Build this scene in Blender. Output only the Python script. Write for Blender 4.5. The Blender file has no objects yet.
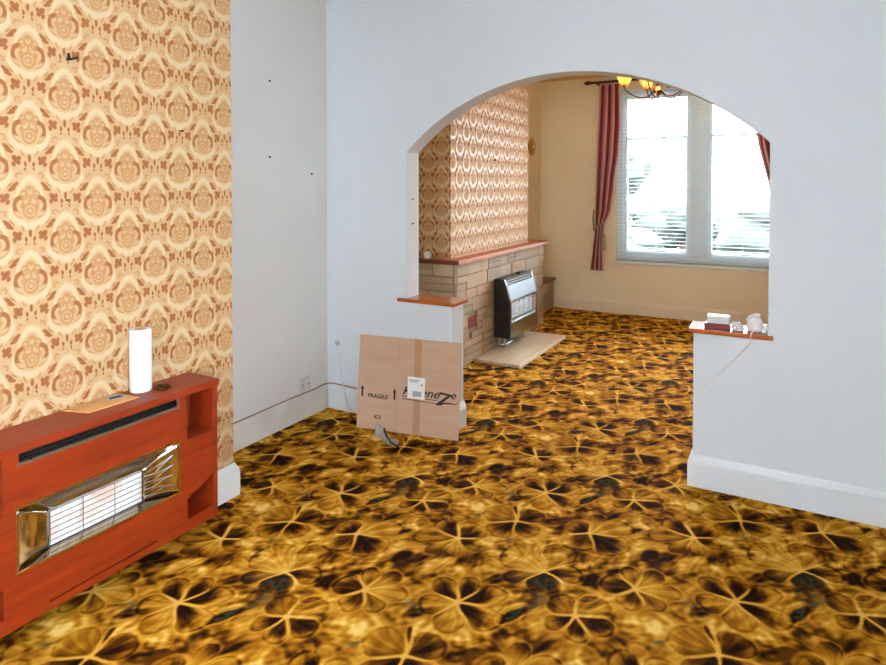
import bpy, bmesh, math, random
import numpy as np
from mathutils import Vector, Matrix
random.seed(7)
SC = bpy.context.scene
COL = SC.collection

# ------------------------------------------------------------------ node helpers
def lin(r, g, b):
    def f(c):
        c /= 255.
        return c / 12.92 if c <= .04045 else ((c + .055) / 1.055) ** 2.4
    return (f(r), f(g), f(b), 1.)

class N:
    """small wrapper that lets node maths be written as expressions"""
    def __init__(s, nt, sock): s.nt, s.k = nt, sock
    def _m(s, op, *o, clamp=False):
        n = s.nt.nodes.new('ShaderNodeMath'); n.operation = op; n.use_clamp = clamp
        for i, a in enumerate((s,) + o):
            if isinstance(a, N): s.nt.links.new(a.k, n.inputs[i])
            else: n.inputs[i].default_value = float(a)
        return N(s.nt, n.outputs[0])
    def __add__(s, o): return s._m('ADD', o)
    __radd__ = __add__
    def __mul__(s, o): return s._m('MULTIPLY', o)
    __rmul__ = __mul__
    def __sub__(s, o): return s._m('SUBTRACT', o)
    def __rsub__(s, o): return (s * -1.) + o
    def __truediv__(s, o): return s._m('DIVIDE', o)
    def abs(s): return s._m('ABSOLUTE')
    def max(s, o): return s._m('MAXIMUM', o)
    def min(s, o): return s._m('MINIMUM', o)
    def sqrt(s): return s._m('SQRT')
    def lt(s, o): return s._m('LESS_THAN', o)
    def pp(s, o): return s._m('PINGPONG', o)
    def cmod(s, per):                       # centred modulo
        return s - (s * (1. / per))._m('ROUND') * per
    def sstep(s, a, b):
        n = s.nt.nodes.new('ShaderNodeMapRange'); n.interpolation_type = 'SMOOTHSTEP'
        s.nt.links.new(s.k, n.inputs['Value'])
        if a <= b: n.inputs['From Min'].default_value, n.inputs['From Max'].default_value = a, b
        else:
            n.inputs['From Min'].default_value, n.inputs['From Max'].default_value = b, a
            n.inputs['To Min'].default_value, n.inputs['To Max'].default_value = 1., 0.
        return N(s.nt, n.outputs['Result'])

def new_mat(name):
    m = bpy.data.materials.new(name); m.use_nodes = True
    nt = m.node_tree; nt.nodes.clear()
    out = nt.nodes.new('ShaderNodeOutputMaterial'); b = nt.nodes.new('ShaderNodeBsdfPrincipled')
    nt.links.new(b.outputs[0], out.inputs[0])
    return m, nt, b, out

def coords(nt, scale=(1, 1, 1), kind='Object'):
    t = nt.nodes.new('ShaderNodeTexCoord'); mp = nt.nodes.new('ShaderNodeMapping')
    nt.links.new(t.outputs[kind], mp.inputs[0]); mp.inputs['Scale'].default_value = scale
    return mp.outputs[0]

def noise(nt, vec, scale, detail=3., rough=.5, dist=0.):
    n = nt.nodes.new('ShaderNodeTexNoise'); nt.links.new(vec, n.inputs['Vector'])
    n.inputs['Scale'].default_value = scale; n.inputs['Detail'].default_value = detail
    n.inputs['Roughness'].default_value = rough; n.inputs['Distortion'].default_value = dist
    return n.outputs[0]

def ramp(nt, fac, stops, interp='LINEAR'):
    r = nt.nodes.new('ShaderNodeValToRGB'); nt.links.new(fac, r.inputs[0]); cr = r.color_ramp
    cr.interpolation = interp
    while len(cr.elements) < len(stops): cr.elements.new(.5)
    for e, (p, c) in zip(cr.elements, stops): e.position = p; e.color = c
    return r.outputs[0]

def mixc(nt, fac, a, b):
    m = nt.nodes.new('ShaderNodeMix'); m.data_type = 'RGBA'
    if hasattr(fac, 'is_output'): nt.links.new(fac, m.inputs[0])
    else: m.inputs[0].default_value = fac
    for i, c in ((6, a), (7, b)):
        if hasattr(c, 'is_output'): nt.links.new(c, m.inputs[i])
        else: m.inputs[i].default_value = c
    return m.outputs[2]

def bump(nt, b, h, dist=.002, strength=.5):
    n = nt.nodes.new('ShaderNodeBump'); nt.links.new(h, n.inputs['Height'])
    n.inputs['Distance'].default_value = dist; n.inputs['Strength'].default_value = strength
    nt.links.new(n.outputs[0], b.inputs['Normal'])

def plain(name, c, rough=.5, metal=0., var=.06, scale=9., bmp=0., spec=.5, c2=None, stretch=(1, 1, 1), detail=3., bscale=None, coat=0.):
    """procedural paint / plastic / metal: noise varied colour, roughness, small bump"""
    m, nt, b, out = new_mat(name)
    v = coords(nt, stretch)
    n = noise(nt, v, scale, detail)
    lo = c2 if c2 else tuple(x * (1 - var) for x in c[:3]) + (1,)
    hi = c if c2 else tuple(min(1, x * (1 + var)) for x in c[:3]) + (1,)
    nt.links.new(ramp(nt, n, [(.3, lo), (.7, hi)]), b.inputs['Base Color'])
    b.inputs['Roughness'].default_value = rough; b.inputs['Metallic'].default_value = metal
    b.inputs['Specular IOR Level'].default_value = spec; b.inputs['Coat Weight'].default_value = coat
    if bmp: bump(nt, b, noise(nt, v, bscale or scale * 8, 4.), bmp)
    return m

# ------------------------------------------------------------------ mesh helpers
class MB:
    def __init__(s): s.bm = bmesh.new()
    def box(s, lo, hi, bev=0., seg=1, rot=None, piv=None):
        t = bmesh.new(); bmesh.ops.create_cube(t, size=1.)
        c = [(a + b) / 2 for a, b in zip(lo, hi)]; d = [abs(b - a) for a, b in zip(lo, hi)]
        for v in t.verts: v.co = Vector((c[0] + v.co.x * d[0], c[1] + v.co.y * d[1], c[2] + v.co.z * d[2]))
        if bev > 0: bmesh.ops.bevel(t, geom=t.edges[:], offset=min(bev, min(d) * .45), segments=seg, affect='EDGES', profile=.6)
        if rot is not None: bmesh.ops.rotate(t, verts=t.verts[:], cent=piv or c, matrix=rot)
        s._take(t); return s
    def _take(s, t):
        me = bpy.data.meshes.new('t'); t.to_mesh(me); t.free(); s.bm.from_mesh(me); bpy.data.meshes.remove(me)
    def poly(s, pts, vec):
        """planar outline extruded by vec"""
        t = bmesh.new(); vs = [t.verts.new(p) for p in pts]; f = t.faces.new(vs)
        r = bmesh.ops.extrude_face_region(t, geom=[f])
        bmesh.ops.translate(t, verts=[g for g in r['geom'] if isinstance(g, bmesh.types.BMVert)], vec=vec)
        big = [f for f in t.faces if len(f.verts) > 4]
        if big: bmesh.ops.triangulate(t, faces=big)
        bmesh.ops.recalc_face_normals(t, faces=t.faces[:])
        s._take(t); return s
    def tube(s, pts, r, n=8, cap=True, closed=False):
        pts = [Vector(p) for p in pts]; rs = r if isinstance(r, (list, tuple)) else [r] * len(pts)
        t = bmesh.new(); rings = []
        m = len(pts); up = None
        for i, p in enumerate(pts):
            if closed: d = pts[(i + 1) % m] - pts[i - 1]
            else: d = pts[min(i + 1, m - 1)] - pts[max(i - 1, 0)]
            d = d.normalized() if d.length > 1e-9 else Vector((0, 0, 1))
            if up is None:
                up = Vector((0, 0, 1)) if abs(d.z) < .9 else Vector((1, 0, 0))
            a = d.cross(up); a = a.normalized() if a.length > 1e-6 else Vector((1, 0, 0)); b = a.cross(d).normalized(); up = b
            rings.append([t.verts.new(p + (a * math.cos(2 * math.pi * k / n) + b * math.sin(2 * math.pi * k / n)) * rs[i]) for k in range(n)])
        for i in range(m if closed else m - 1):
            A, B = rings[i], rings[(i + 1) % m]
            for k in range(n): t.faces.new((A[k], A[(k + 1) % n], B[(k + 1) % n], B[k]))
        if cap and not closed:
            t.faces.new(rings[0]); t.faces.new(rings[-1])
        bmesh.ops.recalc_face_normals(t, faces=t.faces[:])
        s._take(t); return s
    def lathe(s, prof, c=(0, 0, 0), n=24, axis='z', wav=None):
        """prof: list of (radius, height)"""
        t = bmesh.new(); rings = []
        for j, (r, h) in enumerate(prof):
            ring = []
            for k in range(n):
                a = 2 * math.pi * k / n; rr = max(r, 1e-4)
                if wav: rr *= 1 + wav[j] * math.cos(a * wav[-1])
                x, y = rr * math.cos(a), rr * math.sin(a)
                q = {'z': (x, y, h), 'x': (h, x, y), 'y': (x, h, y)}[axis]
                ring.append(t.verts.new(Vector(q) + Vector(c)))
            rings.append(ring)
        for A, B in zip(rings, rings[1:]):
            for k in range(n): t.faces.new((A[k], A[(k + 1) % n], B[(k + 1) % n], B[k]))
        t.faces.new(rings[0]); t.faces.new(rings[-1])
        bmesh.ops.recalc_face_normals(t, faces=t.faces[:])
        s._take(t); return s
    def grid(s, fn, nu, nv):
        vs = [[s.bm.verts.new(fn(i / nu, j / nv)) for j in range(nv + 1)] for i in range(nu + 1)]
        for i in range(nu):
            for j in range(nv): s.bm.faces.new((vs[i][j], vs[i + 1][j], vs[i + 1][j + 1], vs[i][j + 1]))
        return s
    def build(s, name, m, parent=None, smooth=False, solid=0., loc=None, sub=0):
        me = bpy.data.meshes.new(name)
        off = Vector((0, 0, 0))
        if parent is not None: off = world_loc(parent)
        elif loc is not None: off = Vector(loc)
        if off.length > 0: bmesh.ops.translate(s.bm, verts=s.bm.verts[:], vec=-off)
        s.bm.to_mesh(me); s.bm.free()
        if smooth:
            for p in me.polygons: p.use_smooth = True
            if smooth != 'all' and hasattr(me, 'set_sharp_from_angle'): me.set_sharp_from_angle(angle=math.radians(42))
        o = bpy.data.objects.new(name, me); COL.objects.link(o)
        if parent is not None: o.parent = parent
        elif loc is not None: o.location = loc
        for mm in (m if isinstance(m, (list, tuple)) else [m]): me.materials.append(mm)
        if solid:
            md = o.modifiers.new('thickness', 'SOLIDIFY'); md.thickness = solid; md.offset = 0
        if sub:
            md = o.modifiers.new('smooth', 'SUBSURF'); md.levels = sub; md.render_levels = sub
        return o

def world_loc(o):
    v = Vector((0, 0, 0))
    while o is not None: v += o.location; o = o.parent
    return v

def thing(name, loc, label, cat, group=None):
    o = bpy.data.objects.new(name, None); COL.objects.link(o); o.location = loc; o.empty_display_size = .05
    return tag(o, label, cat, group)

def tag(o, label, cat, group=None):
    o['label'] = label; o['category'] = cat
    if group: o['group'] = group
    return o

def struct(o, label=None):
    o['kind'] = 'structure'
    if label: o['label'] = label
    return o
SKY, REAR, SIDE, GLOW, FRONT, EXPO = 43., 6., 74., 20., 3., 0.06
# ------------------------------------------------------------------ woven carpet design
LA=np.array([[.875,.49],[0.,.925]]).T     # repeat vectors of the carpet (columns)
def sm(a,b,x):
    t=np.clip((x-a)/(b-a),0,1); return t*t*(3-2*t)
def carpet_pattern(X,Y,FL,BL):
    """value (0 dark .. 1 pale) and teal mask of the woven pattern at floor points"""
    LI=np.linalg.inv(LA)
    A=LI[0,0]*X+LI[0,1]*Y; B=LI[1,0]*X+LI[1,1]*Y
    rng=np.random.RandomState(5)
    def pn(lo,hi,n,seed,sx=1.,sy=1.):
        r=np.random.RandomState(seed); out=0*A; tot=0
        for i in range(n):
            ka=r.randint(-hi,hi+1); kb=r.randint(-hi,hi+1)
            k=np.hypot(ka,kb)
            if k<lo or k>hi: continue
            w=1/k**.6
            out=out+w*np.cos(2*np.pi*(ka*A+kb*B)+r.rand()*6.283); tot+=w*w
        return out/np.sqrt(tot/2+1e-9)
    n1=pn(1.5,5,40,1); n2=pn(6,14,70,2); n3=pn(14,30,90,3); w1=pn(3,9,40,7); w2=pn(3,9,40,8)
    val=.46+.065*n1+.045*n2+.045*n3
    teal=0*A
    def wrap(cx,cy):
        ca=LI[0,0]*cx+LI[0,1]*cy; cb=LI[1,0]*cx+LI[1,1]*cy
        da=A-ca; da=da-np.round(da); db=B-cb; db=db-np.round(db)
        # choose nearest image
        best=None
        for i in(-1,0,1):
            for j in(-1,0,1):
                dx=LA[0,0]*(da+i)+LA[0,1]*(db+j); dy=LA[1,0]*(da+i)+LA[1,1]*(db+j)
                d=dx*dx+dy*dy
                if best is None: best=(d,dx,dy)
                else:
                    m=d<best[0]; best=(np.where(m,d,best[0]),np.where(m,dx,best[1]),np.where(m,dy,best[2]))
        return best[1],best[2]
    # blotches
    for (x,y,r,kind) in BL:
        dx,dy=wrap(x,y); d=np.hypot(dx,dy)*(1+.3*w1)+.012*n2
        m=1-sm(.2*r,r,d)
        if kind=='t':
            teal=np.maximum(teal,m*sm(-.3,.9,n2+.8*n3)); val=val-.24*m
        elif kind=='d': val=val-.33*m
        else: val=val+.25*m
    inflower=0*A
    for fl in FL:
        cx,cy=fl['c']; dx,dy=wrap(cx,cy)
        dx=dx+.004*w1; dy=dy+.004*w2
        r=np.hypot(dx,dy); th=np.arctan2(dy,dx)
        # soft streaky halo beyond petals
        tw=th+.25*w1*(r-.1)*4; st=np.cos(tw*7+fl['k'])*.45+np.cos(tw*16+2*fl['k'])*.4+np.cos(tw*29+3*fl['k'])*.35
        halo=sm(.36,.17,r)*sm(.10,.16,r)
        val=val+halo*(.21*st*sm(.11,.2,r)+.07)
        ce=sm(.13,.07,r); val=val*(1-ce)+.66*ce; teal=teal*(1-ce)
        for (a0,a1,R,vi,vo,side,tl) in fl['p']:
            w=(a1-a0)%(2*np.pi)
            t=((th-a0)%(2*np.pi))
            s=t/w; ins=(t<w)
            # distance from the nearer ray in metres
            gap=np.minimum(np.where(ins,t,9),np.where(ins,w-t,9))*r
            half=np.minimum(t,w-t)
            Rs=R*np.clip(np.sin(np.pi*np.clip(s,0,1)),0,1)**.22
            edge=np.minimum(gap-.0055,(Rs-r))     # >0 inside petal
            edge=np.where(ins,edge,-1)
            m=sm(-.002,.005,edge)
            rho=np.clip(r/np.maximum(Rs,1e-4),0,1)
            streak=.07*(np.cos(t*14+fl["k"]*3+R*60)+.6*np.cos(t*31+R*90))*sm(.02,.06,r)
            sh=(vi*1.0-.12)+(vo-vi)*sm(.46,1.04,rho+.36*side*(s-.5)*2)+streak+.07*n2+.03*n1
            ff=m*(1-.35*sm(.85,1.,rho)*sm(.05,.09,r)); val=val*(1-ff)+sh*ff
            teal=teal*(1-m)+m*tl*sm(.15,.5,rho)*sm(1.05,.6,rho)*(.55+.25*n3)
            # dark outline on the rim
            rim=np.where(ins,np.exp(-((r-Rs)/.006)**2)*sm(.02,.05,r)*sm(.0,.008,gap),0)
            val=val-.20*rim
            pr=np.where(ins,np.exp(-((r-Rs-.012)/.0075)**2)*sm(.04,.07,r),0)*.5*(.6+.4*np.cos(t*2+fl['k']))
            val=val*(1-pr)+.80*pr
        # pale star: centre and rays
        c=1-sm(.009,.019,r)
        val=val*(1-c)+.85*c
        for (a0,a1,R,vi,vo,side,tl) in fl['p']:
            for aa,lw in((a0,1.),):
                d=(th-aa+np.pi)%(2*np.pi)-np.pi
                dist=np.abs(d)*r
                L=R*.95
                g=np.exp(-(dist/((.0056-.020*np.clip(r-.02,0,.16))+0.0*np.clip(r-.08,0,1)))**2)*sm(L*.92,L*.4,r)*(np.abs(d)<.6)
                g=g*fl.get('ray',1.)
                val=val*(1-g)+.84*g
    return np.clip(val,0,1),np.clip(teal,0,1)
FL = [{'c': (-1.045, 1.984), 'k': 0.0, 'ray': 1.1, 'p': [(2.021, 2.943, 0.158, 0.12, 0.62, -1, 0), (2.943, -1.948, 0.129, 0.62, 0.5, 0.3, 0), (-1.948, -0.749, 0.15, 0.75, 0.35, -0.6, 0), (-0.749, 0.397, 0.177, 0.02, 0.82, 0.8, 0), (0.397, 1.286, 0.192, 0.05, 0.66, -0.6, 0), (1.286, 2.021, 0.158, 0.05, 0.6, 0.2, 0)]},
 {'c': (-0.84, 2.318), 'k': 1.7, 'ray': 0.8, 'p': [(1.878, -2.718, 0.199, 0.78, 0.62, 0, 0), (-2.718, -1.919, 0.16, 0.55, 0.12, 0.6, 0.6), (-1.919, -0.383, 0.135, 0.06, 0.22, 0, 0.7), (-0.383, 0.881, 0.153, 0.1, 0.6, 0.8, 0.1), (0.881, 1.878, 0.205, 0.66, 0.3, 0, 0)]},
 {'c': (-0.644, 2.127), 'k': 3.4, 'ray': 1.0, 'p': [(1.846, -2.795, 0.126, 0.5, 0.25, 0.5, 0), (-2.795, -1.838, 0.121, 0.08, 0.62, 0.3, 0), (-1.838, -0.834, 0.129, 0.06, 0.75, 0, 0), (-0.834, 0.479, 0.122, 0.15, 0.45, -0.6, 0), (0.479, 1.846, 0.143, 0.6, 0.45, 0, 0)]},
 {'c': (-0.499, 2.381), 'k': 5.1, 'ray': 1.0, 'p': [(1.635, 2.513, 0.131, 0.62, 0.45, 0, 0), (2.513, -2.18, 0.13, 0.1, 0.55, -0.7, 0), (-2.18, -1.093, 0.128, 0.35, 0.7, 0, 0), (-1.093, -0.204, 0.134, 0.3, 0.72, 0, 0), (-0.204, 0.686, 0.158, 0.78, 0.66, 0, 0), (0.686, 1.635, 0.152, 0.6, 0.3, 0, 0)]},
 {'c': (-0.753, 2.667), 'k': 6.8, 'ray': 1.0, 'p': [(1.901, -2.584, 0.107, 0.1, 0.5, 0, 0), (-2.584, -1.212, 0.153, 0.3, 0.72, 0, 0), (-1.212, 0.319, 0.184, 0.08, 0.72, 0.4, 0), (0.319, 1.274, 0.198, 0.68, 0.6, 0, 0), (1.274, 1.901, 0.169, 0.7, 0.3, 0, 0)]},
 {'c': (-1.237, 2.359), 'k': 8.5, 'ray': 0.9, 'p': [(1.975, 3.052, 0.162, 0.08, 0.7, 0.5, 0), (3.052, -2.253, 0.183, 0.55, 0.65, 0, 0), (-2.253, -1.673, 0.166, 0.6, 0.35, 0, 0), (-1.673, -0.814, 0.142, 0.68, 0.4, 0, 0), (-0.814, 0.455, 0.111, 0.15, 0.75, 0, 0), (0.455, 1.975, 0.148, 0.05, 0.68, 0.2, 0)]},
 {'c': (-1.075, 2.594), 'k': 10.2, 'ray': 0.9, 'p': [(2.037, -2.635, 0.155, 0.55, 0.62, 0, 0), (-2.635, -1.124, 0.14, 0.15, 0.66, 0, 0), (-1.124, 0.406, 0.128, 0.15, 0.66, 0, 0), (0.406, 1.811, 0.154, 0.2, 0.5, 0, 0), (1.811, 2.037, 0.144, 0.08, 0.2, 0, 0)]}]
BL = [(-1.168, 2.812, 0.07, 't'), (-1.245, 2.581, 0.07, 't'), (-1.044, 2.441, 0.07, 't'), (-0.64, 2.788, 0.07, 't'), (-0.821, 3.084, 0.07, 't'), (-1.184, 1.9, 0.07, 't'), (-0.826, 2.171, 0.07, 't'), (-0.93, 2.715, 0.105, 'd'), (-1.248, 2.251, 0.105, 'd'), (-1.122, 2.275, 0.105, 'd'), (-0.929, 2.181, 0.105, 'd'), (-0.804, 2.517, 0.105, 'd'), (-0.661, 2.407, 0.105, 'd'), (-0.829, 2.88, 0.105, 'd'), (-1.305, 2.094, 0.105, 'd'), (-1.569, 2.748, 0.105, 'd'), (-1.367, 3.033, 0.105, 'd'), (-0.497, 2.11, 0.105, 'd'), (-0.694, 1.928, 0.105, 'd'), (-1.13, 2.357, 0.1, 'l'), (-0.878, 2.036, 0.1, 'l'), (-1.294, 2.591, 0.1, 'l')]
# ------------------------------------------------------------------ materials
def wood(name, dark, light, axis='y', rough=.28, scale=1., coat=.3):
    m, nt, b, out = new_mat(name)
    st = {'x': (1.2, 14, 14), 'y': (14, 1.2, 14), 'z': (14, 14, 1.2)}[axis]
    v = coords(nt, tuple(a * scale for a in st))
    n1 = noise(nt, v, 2.2, 6., .6, .6)
    n2 = noise(nt, v, 9., 3., .5)
    f = (N(nt, n1) * .75 + N(nt, n2) * .25)
    nt.links.new(ramp(nt, f.k, [(.28, dark), (.5, tuple((a + c) / 2 for a, c in zip(dark, light))), (.72, light)]), b.inputs['Base Color'])
    b.inputs['Roughness'].default_value = rough; b.inputs['Coat Weight'].default_value = coat; b.inputs['Coat Roughness'].default_value = .15
    bump(nt, b, n2, .0006)
    return m

M = {}
M['white_wall'] = plain('white_emulsion', lin(221, 228, 235), .75, var=.015, scale=2.2, bmp=.0008, bscale=60, spec=.25)
M['recess_wall'] = plain('white_emulsion_recess', lin(224, 226, 228), .75, c2=lin(219, 217, 214), scale=1.3, bmp=.0008, bscale=60, spec=.25)
M['cream_wall'] = plain('cream_paint', lin(236, 225, 196), .75, c2=lin(230, 216, 182), scale=1.4, bmp=.0008, bscale=60, spec=.25)
M['ceiling'] = plain('ceiling_white', lin(232, 230, 224), .85, var=.02, scale=2, spec=.2)
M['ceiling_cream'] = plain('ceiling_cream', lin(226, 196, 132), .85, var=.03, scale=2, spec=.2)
M['skirting'] = plain('white_gloss_paint', lin(226, 232, 238), .35, var=.02, scale=3, spec=.5)
M['skirting_back'] = plain('cream_gloss_paint', lin(228, 214, 188), .35, var=.03, scale=3, spec=.5)
M['skirt_old'] = plain('old_gloss_paint', lin(230, 230, 229), .45, c2=lin(216, 209, 200), scale=5, spec=.5)
M['wood_red'] = wood('teak_veneer', lin(108, 26, 4), lin(150, 50, 11), 'y', .4, 1.0, .08)
M['wood_inner'] = wood('teak_veneer_inner', lin(92, 26, 8), lin(132, 48, 18), 'z', .45, 1.0, .0)  # darker teak for the back board and inner dividers
M['wood_shelf'] = wood('varnished_shelf_wood', lin(150, 70, 24), lin(196, 104, 44), 'x', .2, 1.0, .5)
M['wood_mantel'] = wood('mantel_wood', lin(146, 74, 30), lin(194, 114, 56), 'y', .55, 1.0, .0)
M['wood_dark'] = wood('dark_stained_wood', lin(74, 24, 14), lin(108, 42, 24), 'x', .35, 1.0, .2)
M['pole_wood'] = wood('mahogany_pole', lin(60, 18, 12), lin(92, 34, 22), 'x', .35, 1.0, .2)
M['black'] = plain('black_enamel', lin(24, 24, 27), .4, var=.15, scale=20)
M['black_matt'] = plain('matt_black', lin(18, 17, 17), .7, var=.2, scale=20)
M['dark_grey'] = plain('dark_grey_metal', lin(58, 60, 66), .4, metal=.6, var=.1, scale=20)
M['silver'] = plain('brushed_silver', lin(196, 200, 206), .32, metal=1., var=.06, scale=6, stretch=(20, 1, 20))
M['silver_soft'] = plain('satin_silver_panel', lin(112, 124, 132), .5, metal=.3, var=.06, scale=6, stretch=(30, 1, 30))
M['chrome'] = plain('polished_reflector', lin(222, 214, 200), .13, metal=1., var=.05, scale=9, bmp=.0012, bscale=22)
M['wire'] = plain('guard_wire', lin(92, 94, 100), .35, metal=.9, var=.05)
M['brass'] = plain('brass', lin(196, 146, 66), .28, metal=1., var=.08, scale=10)
M['brass_old'] = plain('antique_brass', lin(150, 104, 44), .35, metal=1., var=.14, scale=18)
M['brass_panel'] = plain('bronze_panel', lin(134, 118, 70), .38, metal=.9, var=.08, scale=6, stretch=(20, 1, 20))
M['gold_trim'] = plain('gold_trim', lin(206, 160, 84), .3, metal=1., var=.06)
M['card'] = plain('corrugated_card', lin(206, 172, 148), .85, c2=lin(198, 162, 136), scale=3.5, bmp=.0006, bscale=90, spec=.2, stretch=(1, 1, 6))
M['card_tape'] = plain('brown_parcel_tape', lin(188, 142, 104), .45, var=.03, scale=12)
M['crease'] = plain('card_crease', lin(176, 136, 106), .85, var=.03)
M['ink'] = plain('black_print_ink', lin(34, 22, 18), .7, var=.1)
M['grey_ink'] = plain('grey_print_ink', lin(168, 180, 192), .7, var=.08, scale=60)
M['paper_white'] = plain('white_label_paper', lin(244, 246, 248), .6, var=.01)
M['kraft'] = plain('kraft_paper', lin(216, 164, 104), .8, c2=lin(202, 148, 90), scale=14)
M['tissue'] = plain('white_tissue_paper', lin(230, 230, 234), .9, var=.01, bmp=.0012, bscale=120, spec=.1)
M['white_plastic'] = plain('white_plastic', lin(236, 238, 240), .35, var=.015)
M['grey_plastic'] = plain('pale_grey_plastic', lin(206, 208, 208), .4, var=.04)
M['socket'] = plain('blank_plate_plastic', lin(214, 206, 202), .4, c2=lin(204, 194, 190), scale=40)
M['maroon'] = plain('maroon_cover', lin(112, 14, 30), .45, var=.1)
M['cable_white'] = plain('white_cable', lin(226, 222, 214), .5, var=.03)
M['cable_grey'] = plain('grey_cable', lin(176, 172, 166), .5, var=.05)
M['cable_brown'] = plain('brown_cable', lin(150, 112, 92), .6, var=.1)
M['iron'] = plain('rusty_iron', lin(44, 34, 32), .6, metal=.4, var=.2, scale=60)
M['terracotta'] = plain('terracotta_vent', lin(134, 44, 30), .7, var=.15, scale=30)
M['mortar'] = plain('mortar', lin(150, 134, 116), .9, var=.15, scale=40, bmp=.003)
M['hearth'] = plain('hearth_board', lin(212, 198, 176), .35, c2=lin(198, 176, 150), scale=3, stretch=(4, 1, 4))
M['hearth_edge'] = plain('hearth_edge_strip', lin(232, 226, 212), .4, var=.03)
M['upvc'] = plain('white_window_frame', lin(222, 236, 244), .3, var=.015)
def slat():
    m, nt, b, out = new_mat('white_blind_slat')
    n = noise(nt, coords(nt), 8., 2.)
    nt.links.new(ramp(nt, n, [(.3, lin(226, 238, 246)), (.7, lin(232, 243, 250))]), b.inputs['Base Color'])
    b.inputs['Roughness'].default_value = .4
    tr = nt.nodes.new('ShaderNodeBsdfTranslucent'); tr.inputs[0].default_value = lin(232, 243, 250)
    mx = nt.nodes.new('ShaderNodeMixShader'); mx.inputs[0].default_value = .35
    nt.links.new(b.outputs[0], mx.inputs[1]); nt.links.new(tr.outputs[0], mx.inputs[2]); nt.links.new(mx.outputs[0], out.inputs[0])
    return m
M['blind'] = slat()
M['tie'] = plain('braided_cord', lin(150, 132, 92), .8, var=.25, scale=80)
M['stem_dark'] = plain('bronze_arm', lin(86, 56, 26), .4, metal=.9, var=.15, scale=30)
M['bark'] = plain('bark', lin(70, 58, 46), .9, var=.3, scale=12)
M['leaves'] = plain('leaves', lin(40, 48, 44), .9, var=.5, scale=9)
M['leaves_far'] = plain('leaves_far', lin(50, 58, 56), .9, var=.4, scale=7)
M['grass'] = plain('lawn', lin(60, 66, 58), .95, var=.3, scale=6)
M['house_wall'] = plain('rendered_house_wall', lin(176, 172, 166), .9, var=.06, scale=4)
M['roof'] = plain('slate_roof', lin(96, 98, 104), .8, var=.2, scale=20)
M['drape_plastic'] = None

def stone_mat():
    m, nt, b, out = new_mat('coursed_stone')
    g = nt.nodes.new('ShaderNodeNewGeometry')
    v = coords(nt)
    n = noise(nt, v, 14., 5., .6)
    base = ramp(nt, g.outputs['Random Per Island'], [(0., lin(160, 138, 118)), (.25, lin(184, 164, 138)), (.5, lin(156, 143, 128)), (.75, lin(190, 168, 140)), (1., lin(168, 140, 122))])
    f = (N(nt, n)).sstep(.3, .75)
    nt.links.new(mixc(nt, (f * .35).k, base, lin(150, 128, 104)), b.inputs['Base Color'])
    b.inputs['Roughness'].default_value = .85
    bump(nt, b, noise(nt, v, 55., 5., .65), .004, .7)
    return m
M['stone'] = stone_mat()

def ceramic():
    m, nt, b, out = new_mat('ceramic_radiant')
    v = coords(nt)
    n = noise(nt, v, 7., 2.)
    nt.links.new(ramp(nt, n, [(.46, lin(240, 238, 238)), (.60, lin(238, 226, 220)), (.74, lin(232, 188, 168))]), b.inputs['Base Color'])
    b.inputs['Roughness'].default_value = .7
    return m
M['ceramic'] = ceramic()
M['radiant_grey'] = plain('fired_clay_radiant', lin(196, 198, 198), .7, var=.06, scale=30)

def glass():
    m, nt, b, out = new_mat('window_glass')
    nt.nodes.remove(b)
    t = nt.nodes.new('ShaderNodeBsdfTransparent'); g = nt.nodes.new('ShaderNodeBsdfGlossy'); g.inputs['Roughness'].default_value = .02
    fr = nt.nodes.new('ShaderNodeFresnel'); fr.inputs['IOR'].default_value = 1.45
    n = noise(nt, coords(nt), 2., 1.)
    t.inputs[0].default_value = (.96, .98, .98, 1)
    mx = nt.nodes.new('ShaderNodeMixShader')
    f = N(nt, fr.outputs[0]) * (N(nt, n) * .1 + .95)
    nt.links.new(f.k, mx.inputs[0]); nt.links.new(t.outputs[0], mx.inputs[1]); nt.links.new(g.outputs[0], mx.inputs[2]); nt.links.new(mx.outputs[0], out.inputs[0])
    return m
M['glass'] = glass()

def film():
    m, nt, b, out = new_mat('torn_plastic_film')
    n = noise(nt, coords(nt), 25., 3.)
    nt.links.new(ramp(nt, n, [(.3, lin(196, 190, 180)), (.7, lin(228, 226, 220))]), b.inputs['Base Color'])
    b.inputs['Roughness'].default_value = .2; b.inputs['Alpha'].default_value = .5
    return m
M['film'] = film()

def emis(name, c, s):
    m, nt, b, out = new_mat(name)
    n = noise(nt, coords(nt), 6., 1.)
    nt.links.new(ramp(nt, n, [(.2, tuple(x * .95 for x in c[:3]) + (1,)), (.8, c)]), b.inputs['Emission Color'])
    b.inputs['Emission Strength'].default_value = s; b.inputs['Base Color'].default_value = (.9, .85, .7, 1)
    return m
M['bulb'] = emis('lit_bulb', (1., .80, .5, 1), 300.)

def amber():
    m, nt, b, out = new_mat('amber_glass_shade')
    n = noise(nt, coords(nt), 20., 2.)
    nt.links.new(ramp(nt, n, [(.3, lin(232, 150, 50)), (.7, lin(250, 200, 110))]), b.inputs['Base Color'])
    b.inputs['Roughness'].default_value = .3
    tr = nt.nodes.new('ShaderNodeBsdfTranslucent'); tr.inputs[0].default_value = lin(255, 226, 170)
    mx = nt.nodes.new('ShaderNodeMixShader'); mx.inputs[0].default_value = .75
    nt.links.new(b.outputs[0], mx.inputs[1]); nt.links.new(tr.outputs[0], mx.inputs[2]); nt.links.new(mx.outputs[0], out.inputs[0])
    return m
M['amber'] = amber()

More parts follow.
